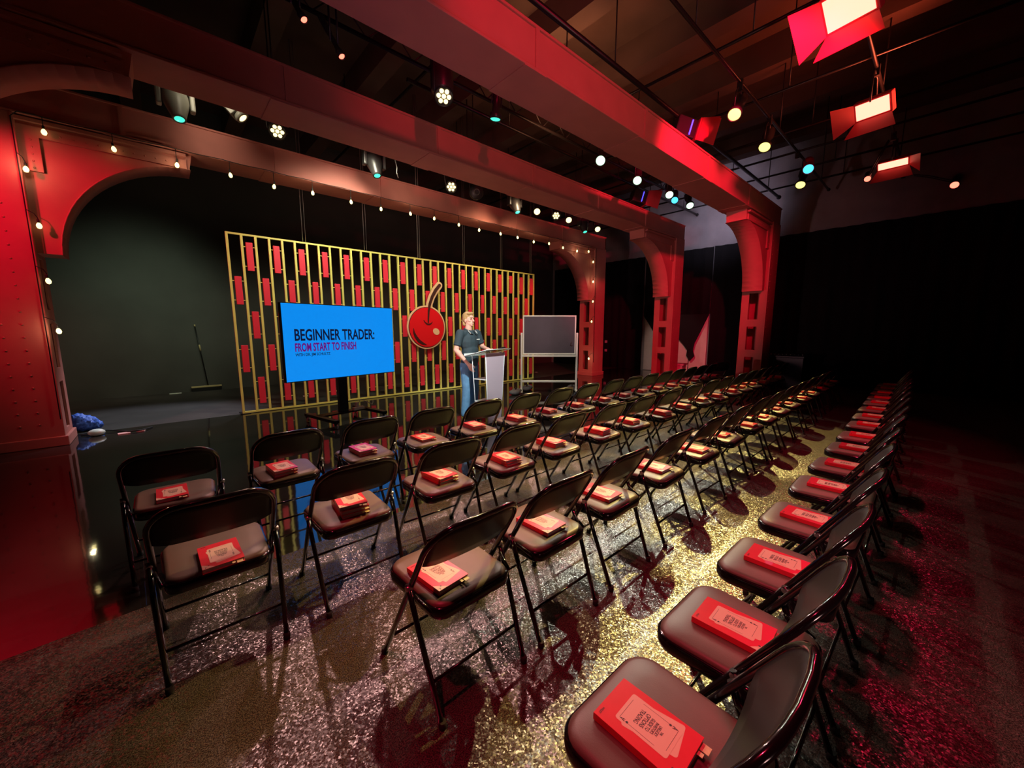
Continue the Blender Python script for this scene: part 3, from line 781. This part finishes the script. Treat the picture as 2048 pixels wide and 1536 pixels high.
for ri, (rl, short, xs_, y0, sl) in enumerate(ROWS):
    for ci, x in enumerate(xs_):
        y = y0 + sl * x
        if ri == 3 and ci > 7: y += .03 * (ci - 7) * .5
        o = ch0 if fc else copy_tree(ch0)
        fc = False
        rz = rnd.uniform(-.03, .03)
        if ri == 0 and ci == 16: rz = -.5
        if ri == 0 and ci == 0: rz = -.03
        o.location = (x, y, 0); o.rotation_euler = (0, 0, rz)
        if ci == 0: lab = f'black folding chair at the left end of the {rl}'
        elif ci == len(xs_) - 1: lab = f'black folding chair at the far right end of the {rl}'
        else: lab = f'black folding chair, {ORD[ci]} from the left in the {rl}'
        tag(o, lab, 'chair', f'folding chairs in the {short}')
        nb = 1
        if ri == 0 and ci >= 1: nb = 2 if ci != 3 else 1
        if ri == 1 and ci == 1: nb = 3
        if ri == 1 and ci >= 2: nb = 2
        bx, by, br = x + rnd.uniform(-.05, .01), y + rnd.uniform(-.05, .03), rnd.uniform(-.07, .07)
        if (ri, ci) == (2, 0): bx, by, br = .780, 1.345, .10
        if (ri, ci) == (1, 0): bx, by, br = .105, 2.135, .03
        if (ri, ci) == (3, 0): bx, by, br = .846, .412, .01
        if ri == 3 and ci: bx, by = x - .0, y + .035
        for k in range(nb):
            b_ = bk0 if fb else copy_tree(bk0)
            fb = False
            b_.location = (bx + k * rnd.uniform(-.004, .004), by + k * rnd.uniform(-.004, .004), .4585 + k * (BT + .0012))
            b_.rotation_euler = (0, 0, br + k * rnd.uniform(-.05, .05))
            seat = 'left end seat' if ci == 0 else ('far right seat' if ci == len(xs_) - 1 else f'{ORD[ci]} seat')
            if nb == 1: lb = f'red paperback book with printed playing cards on the {seat} of the {short}'
            else: lb = f'red paperback, {["bottom", "upper" if nb == 2 else "middle", "topmost"][k]} of the stack on the {short}\'s {seat}'
            tag(b_, lb, 'book', f'red books on the {short} seats')

# ------------------------------------------------------------------ the speaker
def remesh(mb, name, m, parent, voxel=.008, smooth=6, cuts=()):
    me = bpy.data.meshes.new(name); me.from_pydata(mb.v, [], mb.f); me.update()
    bm = bmesh.new(); bm.from_mesh(me); bmesh.ops.recalc_face_normals(bm, faces=bm.faces); bm.to_mesh(me); bm.free()
    o = bpy.data.objects.new('tmp', me); COL.objects.link(o)
    r = o.modifiers.new('r', 'REMESH'); r.mode = 'VOXEL'; r.voxel_size = voxel; r.use_smooth_shade = True
    s = o.modifiers.new('s', 'SMOOTH'); s.factor = .5; s.iterations = smooth
    bpy.context.view_layer.update()
    out = bpy.data.meshes.new_from_object(o.evaluated_get(bpy.context.evaluated_depsgraph_get()))
    bpy.data.objects.remove(o)
    bm = bmesh.new(); bm.from_mesh(out)
    for co, no in cuts:
        g = bmesh.ops.bisect_plane(bm, geom=bm.verts[:] + bm.edges[:] + bm.faces[:], plane_co=co, plane_no=no, clear_outer=True)
        ed = [e for e in g['geom_cut'] if isinstance(e, bmesh.types.BMEdge)]
        if ed: bmesh.ops.holes_fill(bm, edges=ed)
    bm.to_mesh(out); bm.free()
    out.name = name; out.materials.clear(); out.materials.append(MATS[m])
    out.polygons.foreach_set('use_smooth', [True] * len(out.polygons))
    o = bpy.data.objects.new(name, out); COL.objects.link(o)
    if parent: o.parent = parent
    return o
man = thing('person', (3.82, 5.32, 0), PI + .22, 'man in a dark polo shirt and blue jeans standing at the clear lectern', 'person')
b = MB()
b.ball((0, -.012, 1.690), (.076, .095, .098)).ball((0, .024, 1.615), (.058, .064, .062)).ball((0, .068, 1.578), (.024, .022, .018))
b.cap((0, .082, 1.685), (0, .108, 1.643), .009, .014).ball((.014, .094, 1.640), .009).ball((-.014, .094, 1.640), .009)
b.ball((0, .074, 1.706), (.056, .018, .012)).ball((.042, .055, 1.645), (.02, .022, .018)).ball((-.042, .055, 1.645), (.02, .022, .018))
b.ball((0, .086, 1.604), (.022, .012, .008))
for s in (-1, 1): b.ball((s * .079, -.008, 1.655), (.010, .02, .033))
b.cap((0, -.02, 1.44), (0, .004, 1.60), .064, .056)
b.cap((-.13, 0, 1.43), (.13, 0, 1.43), .06, .06).ball((0, .0, 1.28), (.16, .1, .2)).ball((0, 0, 1.05), (.14, .1, .18))
for s in (-1, 1):
    b.cap((s * .09, 0, .93), (s * .10, .02, .5), .085, .055).cap((s * .10, .02, .5), (s * .115, -.01, .09), .055, .04).cap((s * .115, -.01, .07), (s * .125, .13, .05), .04, .032)
ra = [(.205, -.01, 1.44), (.285, -.03, 1.175), (.225, .13, .985)]
b.cap(ra[0], ra[1], .056, .044).cap(ra[1], ra[2], .045, .028).ball((.265, .02, 1.12), (.045, .045, .05))
hp = V((.195, .185, .915)); b.cap(ra[2], hp, .027, .033); b.ball((.192, .19, .912), (.022, .038, .045))
for k, (dx, dy, L) in enumerate(((-.012, .040, .075), (-.006, .020, .082), (.004, -.002, .078), (.012, -.022, .062))):
    p0 = hp + V((dx, dy, -.015)); p1 = p0 + V((-.016, .012, -.045)); p2 = p1 + V((-.028, .004, -(L - .045)))
    b.cap(p0, p1, .0105, .0095, 8).cap(p1, p2, .0095, .0078, 8)
b.cap(hp + V((-.012, .025, .03)), hp + V((-.042, .050, -.005)), .012, .010, 8).cap(hp + V((-.042, .050, -.005)), hp + V((-.055, .052, -.032)), .010, .008, 8)
la = [(-.205, 0, 1.44), (-.285, .05, 1.205), (-.17, .245, 1.185)]
b.cap(la[0], la[1], .056, .044).cap(la[1], la[2], .045, .028)
hp = V((-.135, .305, 1.180)); b.cap(la[2], hp, .027, .028); b.ball(hp[:], (.042, .04, .018))
for k, (dx, L) in enumerate(((.035, .07), (.012, .078), (-.010, .074), (-.032, .058))):
    p0 = hp + V((dx * .8, .025, .0)); p1 = p0 + V((dx * .2, .038, .006)); p2 = p1 + V((0, L - .04, -.016))
    b.cap(p0, p1, .010, .009, 8).cap(p1, p2, .009, .0075, 8)
b.cap(hp + V((.03, -.01, 0)), hp + V((.062, .022, -.006)), .012, .009, 8).cap(hp + V((.062, .022, -.006)), hp + V((.066, .05, -.014)), .009, .0075, 8)
body = remesh(b, 'body', 'skin', man, .0055, 3)
# shirt
b = MB().ball((0, .005, 1.30), (.192, .130, .20)).cap((-.155, -.005, 1.435), (.155, -.005, 1.435), .068, .068).ball((0, .02, 1.10), (.172, .132, .22)).ball((0, .005, .97), (.178, .130, .14))
for a_, k in ((ra, .62), (la, .60)):
    p0, p1 = V(a_[0]), V(a_[1]); e = p0.lerp(p1, k); b.cap(p0, e, .073, .064)
shirt = remesh(b, 'polo_shirt', 'shirt', man, .009, 5, cuts=[((0, 0, .905), (0, 0, -1))])
for a_, k in ((ra, .74), (la, .72)):
    p0, p1 = V(a_[0]), V(a_[1]); e = p0.lerp(p1, k); d = (p1 - p0).normalized()
    MB().tube([e - d * .03, e - d * .012, e], 0, 16, rad=[.066, .064, .062]).build('sleeve_cuff', 'shirt', shirt)
MB().tube([(.066 * math.cos(t_), -.012 + .066 * math.sin(t_) * 1.05, 1.498 - .022 * math.sin(t_)) for t_ in [2 * PI * k / 20 for k in range(20)]], .017, 8, closed=True).build('collar', 'shirt', shirt)
for s in (-1, 1):
    MB().add([(s * .02, .085, 1.482), (s * .085, .045, 1.487), (s * .080, .100, 1.435), (s * .035, .118, 1.425), (s * .02, .097, 1.487), (s * .085, .055, 1.496), (s * .082, .112, 1.442), (s * .035, .130, 1.430)],
             [(0, 1, 2, 3), (4, 7, 6, 5), (0, 4, 5, 1), (1, 5, 6, 2), (2, 6, 7, 3), (3, 7, 4, 0)]).build('collar_flap', 'shirt', shirt)
    MB().tube([(s * .087, .054, 1.493), (s * .083, .112, 1.441)], .0045, 6).build('collar_stripe', 'white_paint', shirt)
MB().bbox(-.125, -.055, .118, .132, 1.338, 1.350, .002).build('pocket_stripe', 'white_paint', shirt)
# jeans
b = MB().ball((0, -.008, .925), (.168, .125, .12))
for s in (-1, 1): b.cap((s * .088, -.005, .90), (s * .10, .02, .5), .103, .078).cap((s * .10, .02, .5), (s * .115, -.012, .13), .078, .070).cap((s * .115, -.012, .15), (s * .116, -.008, .085), .071, .074)
jeans = remesh(b, 'jeans', 'jeans', man, .009, 5, cuts=[((0, 0, .045), (0, 0, -1))])
for s in (-1, 1):
    b = MB().ball((s * .118, .045, .05), (.046, .125, .05)).ball((s * .116, -.02, .06), (.042, .05, .055))
    remesh(b, 'shoe', 'shoe', man, .009, 3, cuts=[((0, 0, .003), (0, 0, -1))])
# hair and features
b = MB().ball((0, -.026, 1.722), (.088, .098, .082)).ball((0, -.070, 1.655), (.078, .052, .085)).ball((.068, -.030, 1.685), (.024, .045, .05)).ball((-.068, -.030, 1.685), (.024, .045, .05))
b.cap((-.03, .052, 1.772), (.058, .048, 1.765), .026, .022).ball((.05, -.06, 1.60), (.03, .03, .04)).ball((-.05, -.06, 1.60), (.03, .03, .04))
remesh(b, 'hair', 'hair', man, .007, 2)
for s in (-1, 1):
    MB().ball((s * .030, .080, 1.682), (.014, .009, .0065), 10, 6).build('eye', 'eye_dark', man)
    MB().cap((s * .015, .091, 1.703), (s * .048, .078, 1.706), .004, .003, 6).build('eyebrow', 'hair', man)
MB().ball((0, .096, 1.601), (.021, .007, .006), 10, 6).build('mouth', 'lip', man)

# ------------------------------------------------------------------ pipes, truss, lamps overhead
def pipe(y, z, x0, x1, label, r=.024, drops=(1.5, 5.0, 8.5, 12.0)):
    t = thing('lighting_pipe', (0, y, z), 0, label, 'pipe', 'black lighting pipes overhead')
    MB().tube([(x0, 0, 0), (x1, 0, 0)], r, 8).build('pipe', 'pipe_black', t)
    for x in drops:
        if x0 < x < x1: MB().tube([(x, 0, 0), (x, 0, ZC - z)], .010, 6).build('hanger', 'pipe_black', t)
    MB().lathe([(r, -.02), (r * 1.6, -.015), (r * 1.6, .015), (r, .02)], 10, Matrix.Translation((x1 - .02, 0, 0)) @ Matrix.Rotation(PI / 2, 4, 'Y')).build('end_cap', 'pipe_black', t)
    return t
pipe(6.92, 4.72, -.3, 12.6, 'black lighting pipe between the bulb-hung frame and the middle frame')
pipe(6.72, 4.92, -.3, 12.6, 'thinner upper pipe behind the middle red beam', .018)
pipe(4.30, 4.86, 1.0, 12.9, 'black lighting pipe carrying the white spotlights between the middle and nearest beams')
pipe(2.32, 5.02, 1.5, 12.9, 'black lighting pipe carrying the yellow spotlights')
pipe(1.00, 5.12, 2.0, 13.0, 'black lighting pipe carrying the red-lit panels')
pipe(3.42, 5.12, 3.0, 13.0, 'black pipe directly above the nearest red beam', .034)
pipe(5.62, 5.12, 3.0, 13.0, 'black pipe directly above the middle red beam', .03)
for i, x in enumerate((3.2, 5.9, 7.6, 9.2, 10.3, 11.4, 12.5)):
    t = thing('cross_pipe', (x, 0, 5.22), 0, 'black cross pipe, ' + ['leftmost', 'second from the left', 'third from the left', 'fourth from the left', 'third from the right wall', 'second from the right wall', 'closest to the right wall'][i] + ' in the overhead grid', 'pipe', 'cross pipes of the overhead grid')
    MB().tube([(0, -1.5, 0), (0, 9.6, 0)], .022, 8).build('pipe', 'pipe_black', t)
    for y in (-1.2, 2.0, 5.2, 8.6): MB().tube([(0, y, 0), (0, y, ZC - 5.22)], .009, 6).build('hanger', 'pipe_black', t)
tr = thing('lighting_truss', (0, 4.85, 4.86), 0, 'black ladder truss with zigzag webbing above the middle red beam', 'truss')
MB().tube([(1.2, 0, 0), (9.5, 0, 0)], .025, 8).build('chord', 'pipe_black', tr)
MB().tube([(1.2, 0, .30), (9.5, 0, .30)], .025, 8).build('chord', 'pipe_black', tr)
for k in range(28): MB().tube([(1.2 + k * .296, 0, 0 if k % 2 else .3), (1.2 + (k + 1) * .296, 0, .3 if k % 2 else 0)], .009, 6).build('web', 'pipe_black', tr)
for x in (2.0, 5.0, 8.0): MB().tube([(x, 0, .3), (x, 0, ZC - 4.86)], .010, 6).build('hanger', 'pipe_black', tr)

def amat(aim, loc):
    d = (V(aim) - V(loc)).normalized()
    return d.to_track_quat('Z', 'Y').to_matrix().to_4x4()
def rig(t, loc, py, pz, half=.10):
    """yoke and clamp from the body at the origin up to the pipe"""
    dy, dz = py - loc[1], pz - loc[2]
    MB().tube([(-half, 0, 0), (-half, dy * .5, dz * .55), (-half * .6, dy * .8, dz - .09), (half * .6, dy * .8, dz - .09), (half, dy * .5, dz * .55), (half, 0, 0)], .010, 6).build('yoke', 'fixture_body', t)
    MB().box(-.025, .025, dy - .035, dy + .035, dz - .11, dz + .034).build('clamp', 'fixture_body', t)
def profile(loc, aim, py, pz, lens, label, power=0, color=WARM, angle=40, size=.085, body='fixture_body', group=None, soft=.025):
    """long-barrelled spotlight with a round lens"""
    t = thing('spotlight', loc, 0, label, 'spotlight', group)
    A = amat(aim, loc)
    k = size / .085
    MB().lathe([(.07 * k, -.30), (.085 * k, -.28), (.085 * k, -.12), (.062 * k, -.08), (.062 * k, .08), (.095 * k, .10), (.095 * k, .17), (.089 * k, .17), (.087 * k, .155)], 18, A).build('barrel', body, t)
    MB().lathe([(size * .98, .156), (size * .9, .163), (size * .5, .171), (.004, .173)], 18, A).build('lens', lens, t)
    rig(t, loc, py, pz, .10 * k)
    if power:
        d = (V(aim) - V(loc)).normalized()
        lamp('SPOT', 'spotlight_beam', tuple(V(loc) + d * .2), aim, power, color, soft, angle, .18)
    return t
YG = 'yellow spotlights on the near pipe'
profile((6.50, 2.34, 4.68), (2.4, 2.0, 0.0), 2.32, 5.02, 'lens_yellow', 'glowing yellow spotlight, the nearest and largest of the three', 1450, WARM, 30, group=YG)
profile((7.90, 2.34, 4.66), (4.2, 2.0, 0.0), 2.32, 5.02, 'lens_yellow', 'glowing yellow spotlight, middle one of the three', 1250, WARM, 30, group=YG)
profile((10.36, 2.34, 4.64), (6.6, 2.05, 0.0), 2.32, 5.02, 'lens_yellow', 'glowing yellow spotlight, the farthest of the three', 1250, WARM, 31, group=YG)
WG = 'white spotlights between the middle and nearest beams'
for i, (x, z, ax) in enumerate(((6.0, 4.49, 1.4), (7.2, 4.46, 2.9), (8.5, 4.49, 4.6), (9.5, 4.48, 6.2))):
    profile((x, 4.32, z), (ax, 1.9, .2), 4.30, 4.86, 'lens_green', 'glowing pale green-white spotlight, ' + ['nearest', 'second nearest', 'second farthest', 'farthest'][i] + ' of the four behind the nearest beam',
            190, (.95, .95, .75), 48, size=.08, group=WG)
profile((8.74, 4.30, 4.41), (4, 2.0, .5), 4.30, 4.86, 'lens_blue', 'spotlight with a blue lens between the white spotlights behind the nearest beam', size=.07)
profile((9.78, 2.12, 4.70), (5, 1.0, 1.0), 2.32, 5.02, 'lens_blue', 'red-lit spotlight with a blue lens near the farthest yellow spotlight', size=.085, body='fixture_red')
profile((3.64, 4.36, 4.50), (3.6, 4.9, 0), 4.30, 4.86, 'lens_teal', 'small lamp with two teal glints hanging between the beams', size=.07)
profile((1.52, 4.30, 4.3), (2.2, 3.2, 2), 4.30, 4.86, 'lens_red', 'small red-glowing lamp at the upper left behind the nearest beam', size=.03)
profile((1.19, 4.30, 4.46), (2.0, 3.0, 2), 4.30, 4.86, 'lens_red', 'tiny magenta-red lamp at the top edge, left of the nearest beam', size=.03)
profile((13.2, .16, 4.70), (7, .6, .5), 1.0, 5.12, 'lens_red', 'small red-glowing spotlight alone at the far right', size=.07)
for x, z, l in ((6.98, 4.38, 'nearest'), (8.15, 4.40, 'middle'), (9.4, 4.38, 'farthest')):
    profile((x, 6.86, z), (x - 3.5, 3.0, .5), 6.92, 4.72, 'lens_warm', f'glowing warm spotlight, {l} of the three under the middle beam', 0, size=.075, group='warm spotlights under the middle beam')
def par(loc, aim, py, pz, label, k=1.0, power=230):
    t = thing('par_lamp', loc, 0, label, 'lamp', 'seven-eyed round lamps')
    A = amat(aim, loc) @ Matrix.Scale(k, 4)
    MB().lathe([(.05, -.2), (.10, -.18), (.105, -.02), (.115, 0), (.115, .03), (.105, .03), (.10, .012)], 20, A).build('can', 'fixture_body', t)
    MB().lathe([(.103, .0), (.103, .012), (.02, .013), (.004, .013)], 20, A).build('face', 'fixture_grey', t)
    eye = None
    for q in range(7):
        a = PI / 3 * q; r = .062 if q < 6 else 0
        MB().lathe([(.026, .013), (.024, .022), (.006, .026)], 12, A @ Matrix.Translation((r * math.cos(a), r * math.sin(a), 0))).build('eye', 'lens_warm', t)
    rig(t, loc, py, pz, .125 * k)
    d = (V(aim) - V(loc)).normalized()
    lamp('SPOT', 'par_beam', tuple(V(loc) + d * .12), aim, power, (1.0, .52, .47), .05, 66, .6)
    return t
par((1.52, 6.8, 4.37), (.5, 1.9, 0), 6.92, 4.72, 'round lamp with seven bright eyes under the left part of the middle beam')
par((4.51, 6.8, 4.30), (1.5, 2.0, 0), 6.92, 4.72, 'round seven-eyed lamp under the centre of the middle beam, left of the round speaker-like disc')
par((7.61, 6.8, 4.34), (4.0, 2.6, 0), 6.92, 4.72, 'round seven-eyed lamp between two warm spotlights under the middle beam')
tall = par((2.77, 4.3, 4.28), (1.6, 1.6, 0), 4.30, 4.86, 'round seven-eyed lamp in a tall black housing behind the nearest beam', 1.0)
MB().lathe([(.10, .03), (.13, .05), (.135, .07), (.135, .44), (.12, .46)], 20, Matrix.Translation((0, .03, 0))).build('housing', 'fixture_body', tall)
def mover(loc, aim, py, pz, label, body='fixture_body', k=1.0, lens='lens_teal'):
    t = thing('moving_head_lamp', loc, 0, label, 'stage lamp', 'moving head lamps with teal lenses')
    A = amat(aim, loc) @ Matrix.Scale(k, 4)
    MB().lathe([(.03, -.17), (.10, -.15), (.135, -.07), (.135, .02), (.10, .13), (.075, .21), (.072, .24), (.06, .235)], 18, A).build('head', body, t)
    MB().lathe([(.062, .225), (.05, .238), (.004, .242)], 16, A).build('lens', lens, t)
    dz = pz - loc[2]; dy = py - loc[1]
    for s in (-1, 1): MB().bbox(s * .165 * k - .028, s * .165 * k + .028, -.06 + dy * .3, .06 + dy * .3, -.07, dz - .12, .015).build('arm', body, t)
    MB().bbox(-.19 * k, .19 * k, dy - .1, dy + .1, dz - .16, dz - .05, .015).build('base', body, t)
    MB().box(-.03, .03, dy - .03, dy + .03, dz - .05, dz + .03).build('clamp', 'fixture_body', t)
mover((.40, 6.80, 4.36), (.50, 6.3, 2.6), 6.92, 4.72, 'grey moving head lamp with a teal lens under the left end of the middle beam', 'fixture_grey')
mover((3.0, 6.9, 4.36), (3.1, 6.3, 2.6), 6.92, 4.72, 'dark moving head lamp with a teal lens, left of centre under the middle beam')
mover((6.3, 6.9, 4.38), (6.3, 6.2, 2.8), 6.92, 4.72, 'dark moving head lamp with a teal lens and a pale hook beside it')
mover((8.83, 6.9, 4.36), (8.7, 6.2, 2.6), 6.92, 4.72, 'dark moving head lamp with a teal lens, farthest of those under the middle beam')
# flat lamp head on a bracket beside the grey moving head
fh = thing('fresnel_lamp', (1.05, 6.8, 4.46), 0, 'pale bracketed lamp between the grey moving head and the leftmost seven-eyed lamp', 'lamp')
A = amat((1.9, 6.4, 3.4), (1.05, 6.8, 4.46))
MB().bbox(-.10, .10, -.09, .09, -.18, .02, .01, A).build('housing', 'fixture_grey', fh)
MB().lathe([(.07, .02), (.085, .05), (.085, .09), (.07, .09)], 16, A).build('lens_ring', 'fixture_grey', fh)
MB().lathe([(.066, .086), (.05, .092), (.004, .094)], 16, A).build('lens', 'lens_warm', fh)
rig(fh, (1.05, 6.8, 4.46), 6.92, 4.72, .13)
dk = thing('round_fixture', (5.13, 6.8, 4.34), 0, 'dark round lamp seen from behind with a ring on its back under the middle beam', 'lamp')
A = amat((3.0, 2.0, 3.0), (5.13, 6.8, 4.34))
MB().lathe([(.12, -.1), (.15, -.06), (.15, .0), (.13, .015), (.05, .02)], 24, A).build('shell', 'fixture_body', dk)
MB().tube([tuple(A @ V((.055 * math.cos(a), .055 * math.sin(a), .03))) for a in [2 * PI * q / 16 for q in range(16)]], .008, 6, closed=True).build('ring', 'fixture_grey', dk)
rig(dk, (5.13, 6.8, 4.34), 6.92, 4.72, .155)
hk = thing('safety_cable', (3.38, 6.92, 4.72), 0, 'short pale looped cable dangling beside the left-of-centre moving head lamp', 'cable')
MB().tube([(0, 0, .0), (.0, -.01, -.1), (0, -.04, -.22), (.03, -.04, -.33), (.02, -.04, -.42), (.05, -.04, -.5)], .010, 6).build('cable', 'steel', hk)

def barn(loc, aim, py, pz, label, w_=.42, h_=.28, hot='panel_hot', body='fixture_red', flap=.30, power=0, opens=(35, 20, 40, 35), doors=(0, 1, 2, 3)):
    """flat panel lamp with four hinged doors"""
    t = thing('panel_lamp', loc, 0, label, 'lamp')
    A = amat(aim, loc)
    MB().bbox(-w_ / 2 - .03, w_ / 2 + .03, -h_ / 2 - .03, h_ / 2 + .03, -.14, -.005, .012, A).build('housing', body, t)
    MB().box(-w_ / 2, w_ / 2, -h_ / 2, h_ / 2, -.004, .002, A).build('glowing_panel', hot, t)
    for q, (axis, s, half, o_) in enumerate((('X', -1, w_ / 2, h_ / 2), ('X', 1, w_ / 2, h_ / 2), ('Y', -1, h_ / 2, w_ / 2), ('Y', 1, h_ / 2, w_ / 2))):
        if q not in doors: continue
        a = math.radians(90 - opens[q]); e = o_ + .02
        c_, sn = math.cos(a) * flap * (.8 if axis == 'X' else 1), math.sin(a) * flap * (.8 if axis == 'X' else 1)
        g = half + .02; g2 = half + .10
        P = [(-g, s * e, 0), (g, s * e, 0), (g2, s * (e + c_), sn), (-g2, s * (e + c_), sn)]
        if axis == 'Y': P = [(y, x, z) for x, y, z in P]
        n_ = (V(P[1]) - V(P[0])).cross(V(P[3]) - V(P[0])).normalized() * .004
        vs = P + [tuple(V(p) + n_) for p in P]
        MB().add(vs, [(0, 3, 2, 1), (4, 5, 6, 7), (0, 1, 5, 4), (1, 2, 6, 5), (2, 3, 7, 6), (3, 0, 4, 7)], False, A).build('barn_door', body, t)
    rig(t, loc, py, pz, w_ / 2 + .05)
    if power:
        d = (V(aim) - V(loc)).normalized()
        lamp('SPOT', 'panel_beam', tuple(V(loc) + d * .42), aim, power, RED, .08, 62, .8)
    return t
barn((5.55, 1.0, 4.80), (1.5, 1.8, 1.0), 1.0, 5.12, 'large red-lit panel lamp with barn doors at the top right, nearest of the three', .40, .30, doors=(0, 2), power=120)
barn((7.75, 1.0, 4.60), (2.5, 1.9, 1.2), 1.0, 5.12, 'red-lit panel lamp with barn doors, middle of the three on the near pipe', .36, .20, doors=(0, 2), power=100)
barn((10.9, 1.0, 4.70), (4.5, 1.4, .5), 1.0, 5.12, 'red-lit panel lamp with barn doors, farthest of the three on the near pipe', .42, .12, doors=(0, 3), power=100)
profile((10.5, 1.3, 4.45), (4.0, .5, 1), 1.0, 5.12, 'lens_red', 'small red-glowing lamp just left of the farthest red panel lamp', size=.05)
for loc, l, py in (((7.0, 3.30, 4.86), 'black box lamp with a blue-lit edge standing over the nearest red beam', 3.42), ((9.35, 5.50, 4.80), 'black box lamp with a blue-lit edge over the middle red beam', 5.62)):
    t = thing('box_lamp', loc, 0, l, 'lamp', 'blue-edged box lamps over the beams')
    A = amat((loc[0] + 3.0, loc[1] - 2.2, loc[2] - 1.0), loc)
    MB().bbox(-.15, .15, -.15, .15, -.25, .10, .02, A).build('housing', 'fixture_body', t)
    MB().bbox(-.19, .19, -.18, .18, .10, .13, .006, A).build('bezel', 'fixture_red', t)
    MB().add([(-.19, -.18, .13), (-.19, .18, .13), (-.27, .22, .4), (-.27, -.22, .4), (-.194, -.18, .13), (-.194, .18, .13), (-.274, .22, .4), (-.274, -.22, .4)], [(0, 1, 2, 3), (7, 6, 5, 4), (0, 4, 5, 1), (1, 5, 6, 2), (2, 6, 7, 3), (3, 7, 4, 0)], False, A).build('barn_door', 'fixture_red', t)
    MB().add([(-.19, .18, .13), (.19, .18, .13), (.24, .26, .4), (-.24, .26, .4), (-.19, .184, .13), (.19, .184, .13), (.24, .264, .4), (-.24, .264, .4)], [(0, 1, 2, 3), (7, 6, 5, 4), (0, 4, 5, 1), (1, 5, 6, 2), (2, 6, 7, 3), (3, 7, 4, 0)], False, A).build('barn_door', 'fixture_red', t)
    MB().box(-.16, -.15, -.12, .12, -.02, .0, A).build('blue_edge', 'blue_strip', t)
    rig(t, loc, py, 5.12, .16)
hc = thing('hanging_cable', (4.05, 2.15, 4.78), 0, 'thin cable with a knotted reddish end hanging above the nearest beam', 'cable')
MB().tube([(0, 0, .35), (0, 0, ZC - 4.78)], .006, 6).build('cable', 'black_rubber', hc)
MB().tube([(0, 0, .36), (.006, 0, .25), (-.006, 0, .12), (.004, 0, 0)], .014, 6).build('knot', 'fixture_red', hc)

# ------------------------------------------------------------------ things on the floor
br = thing('push_broom', (.70, 12.16, 0), 0, 'wide push broom leaning on the dark back wall left of the lattice', 'broom')
MB().bbox(-.30, .30, -.06, .0, .09, .13, .008).build('head', 'broom_wood', br)
bb = MB()
for k in range(60): bb.box(-.29 + k * .0098, -.284 + k * .0098, -.055, -.005, 0, .09)
tag(bb.build('bristles', 'black_rubber', br), None, kind='stuff')
MB().tube([(.03, -.03, .12), (-.10, .0, 1.60)], .012, 8).build('handle', 'black_metal', br)
MB().tube([(-.10, .0, 1.58), (-.103, .0, 1.63)], .014, 8).build('grip', 'broom_wood', br)
MB().tube([(-.045, -.015, 1.0), (-.057, -.012, 1.14)], .017, 8).build('sleeve', 'broom_wood', br)
bg = thing('blue_bag', (-.99, 8.45, 0), 0, 'crumpled blue plastic bag beside the foot of the left red column', 'bag')
b = MB().ball((0, 0, .12), (.15, .12, .12)).ball((.07, .02, .08), (.12, .1, .08)).ball((-.05, -.02, .19), (.08, .08, .09))
o = remesh(b, 'bag', 'blue_bag', bg, .02, 1)
for v in o.data.vertices: v.co += V((random.uniform(-.012, .012), random.uniform(-.012, .012), random.uniform(-.012, .012)))
wb = tag(MB().ball((0, 0, .05), (.09, .07, .05)).build('white_cup', 'white_paint'), 'small rounded white item on the floor beside the blue bag', 'container'); wb.location = (-.83, 7.95, 0)
for (x, y, w_, d_, rz, l) in ((-.55, 7.85, .13, .10, .1, 'salmon-coloured card on the glossy floor beside the left column, the left one'), (-.37, 7.9, .09, .10, -.2, 'salmon-coloured card on the glossy floor, the one under the cable')):
    o = tag(MB().bbox(-w_ / 2, w_ / 2, -d_ / 2, d_ / 2, .001, .012, .002).build('card', 'pale_plastic'), l, 'card'); o.location = (x, y, 0); o.rotation_euler = (0, 0, rz)
o = tag(MB().tube([(-1.0, 8.1, .012), (-.85, 8.0, .012), (-.75, 8.15, .03), (-.6, 8.05, .012), (-.5, 7.86, .022), (-.35, 7.86, .022), (-.25, 8.05, .012)], .010, 6).build('floor_cable', 'black_rubber'), 'black cable crossing the salmon cards beside the left column', 'cable')
for (x, y, w_, l) in ((.1, 12.05, .22, 'pale scrap lying at the foot of the dark back wall'), (11.8, 8.2, .14, 'white scrap on the dark floor beyond the far right column'), (2.3, 9.6, .1, 'tiny pale scrap behind the lattice, below the television'), (9.8, 9.6, .08, 'tiny white scrap on the dark floor behind the writing board')):
    o = tag(MB().bbox(-w_ / 2, w_ / 2, -.04, .04, 0, .012, .003).build('scrap', 'white_paint'), l, 'scrap'); o.location = (x, y, 0)
bn = thing('storage_bin', (11.85, 5.45, 0), .2, 'pinkish lidded plastic bin behind the middle right column', 'bin')
MB().prism([(-.2, 0), (.2, 0), (.25, .42), (-.25, .42)], -.2, .2).build('tub', 'pale_plastic', bn)
MB().bbox(-.28, .28, -.24, .24, .42, .47, .01).build('lid', 'pale_plastic', bn)
st = thing('pole', (11.45, 4.95, 0), 0, 'thin dark pole standing before the pinkish bin', 'pole')
MB().tube([(0, 0, 0), (0, 0, .95)], .012, 6).build('shaft', 'black_metal', st); MB().lathe([(.10, 0), (.10, .012), (.02, .02)], 14).build('foot', 'black_metal', st)
cs = thing('covered_cart', (12.4, 2.65, 0), 0, 'low dark cart with a beaded upper edge behind the nearest right column', 'cart')
MB().prism([(-.45, 0), (.45, 0), (.42, .78), (-.42, .78)], -.35, .35).build('body', 'black_metal', cs)
MB().bbox(-.47, .47, -.38, .38, .78, .84, .012).build('top', 'black_metal', cs)
eb = MB()
for k in range(9): eb.ball((-.475, -.34 + k * .085, .87), .014, 8, 5)
tag(eb.build('beads', 'steel', cs), None, kind='stuff')
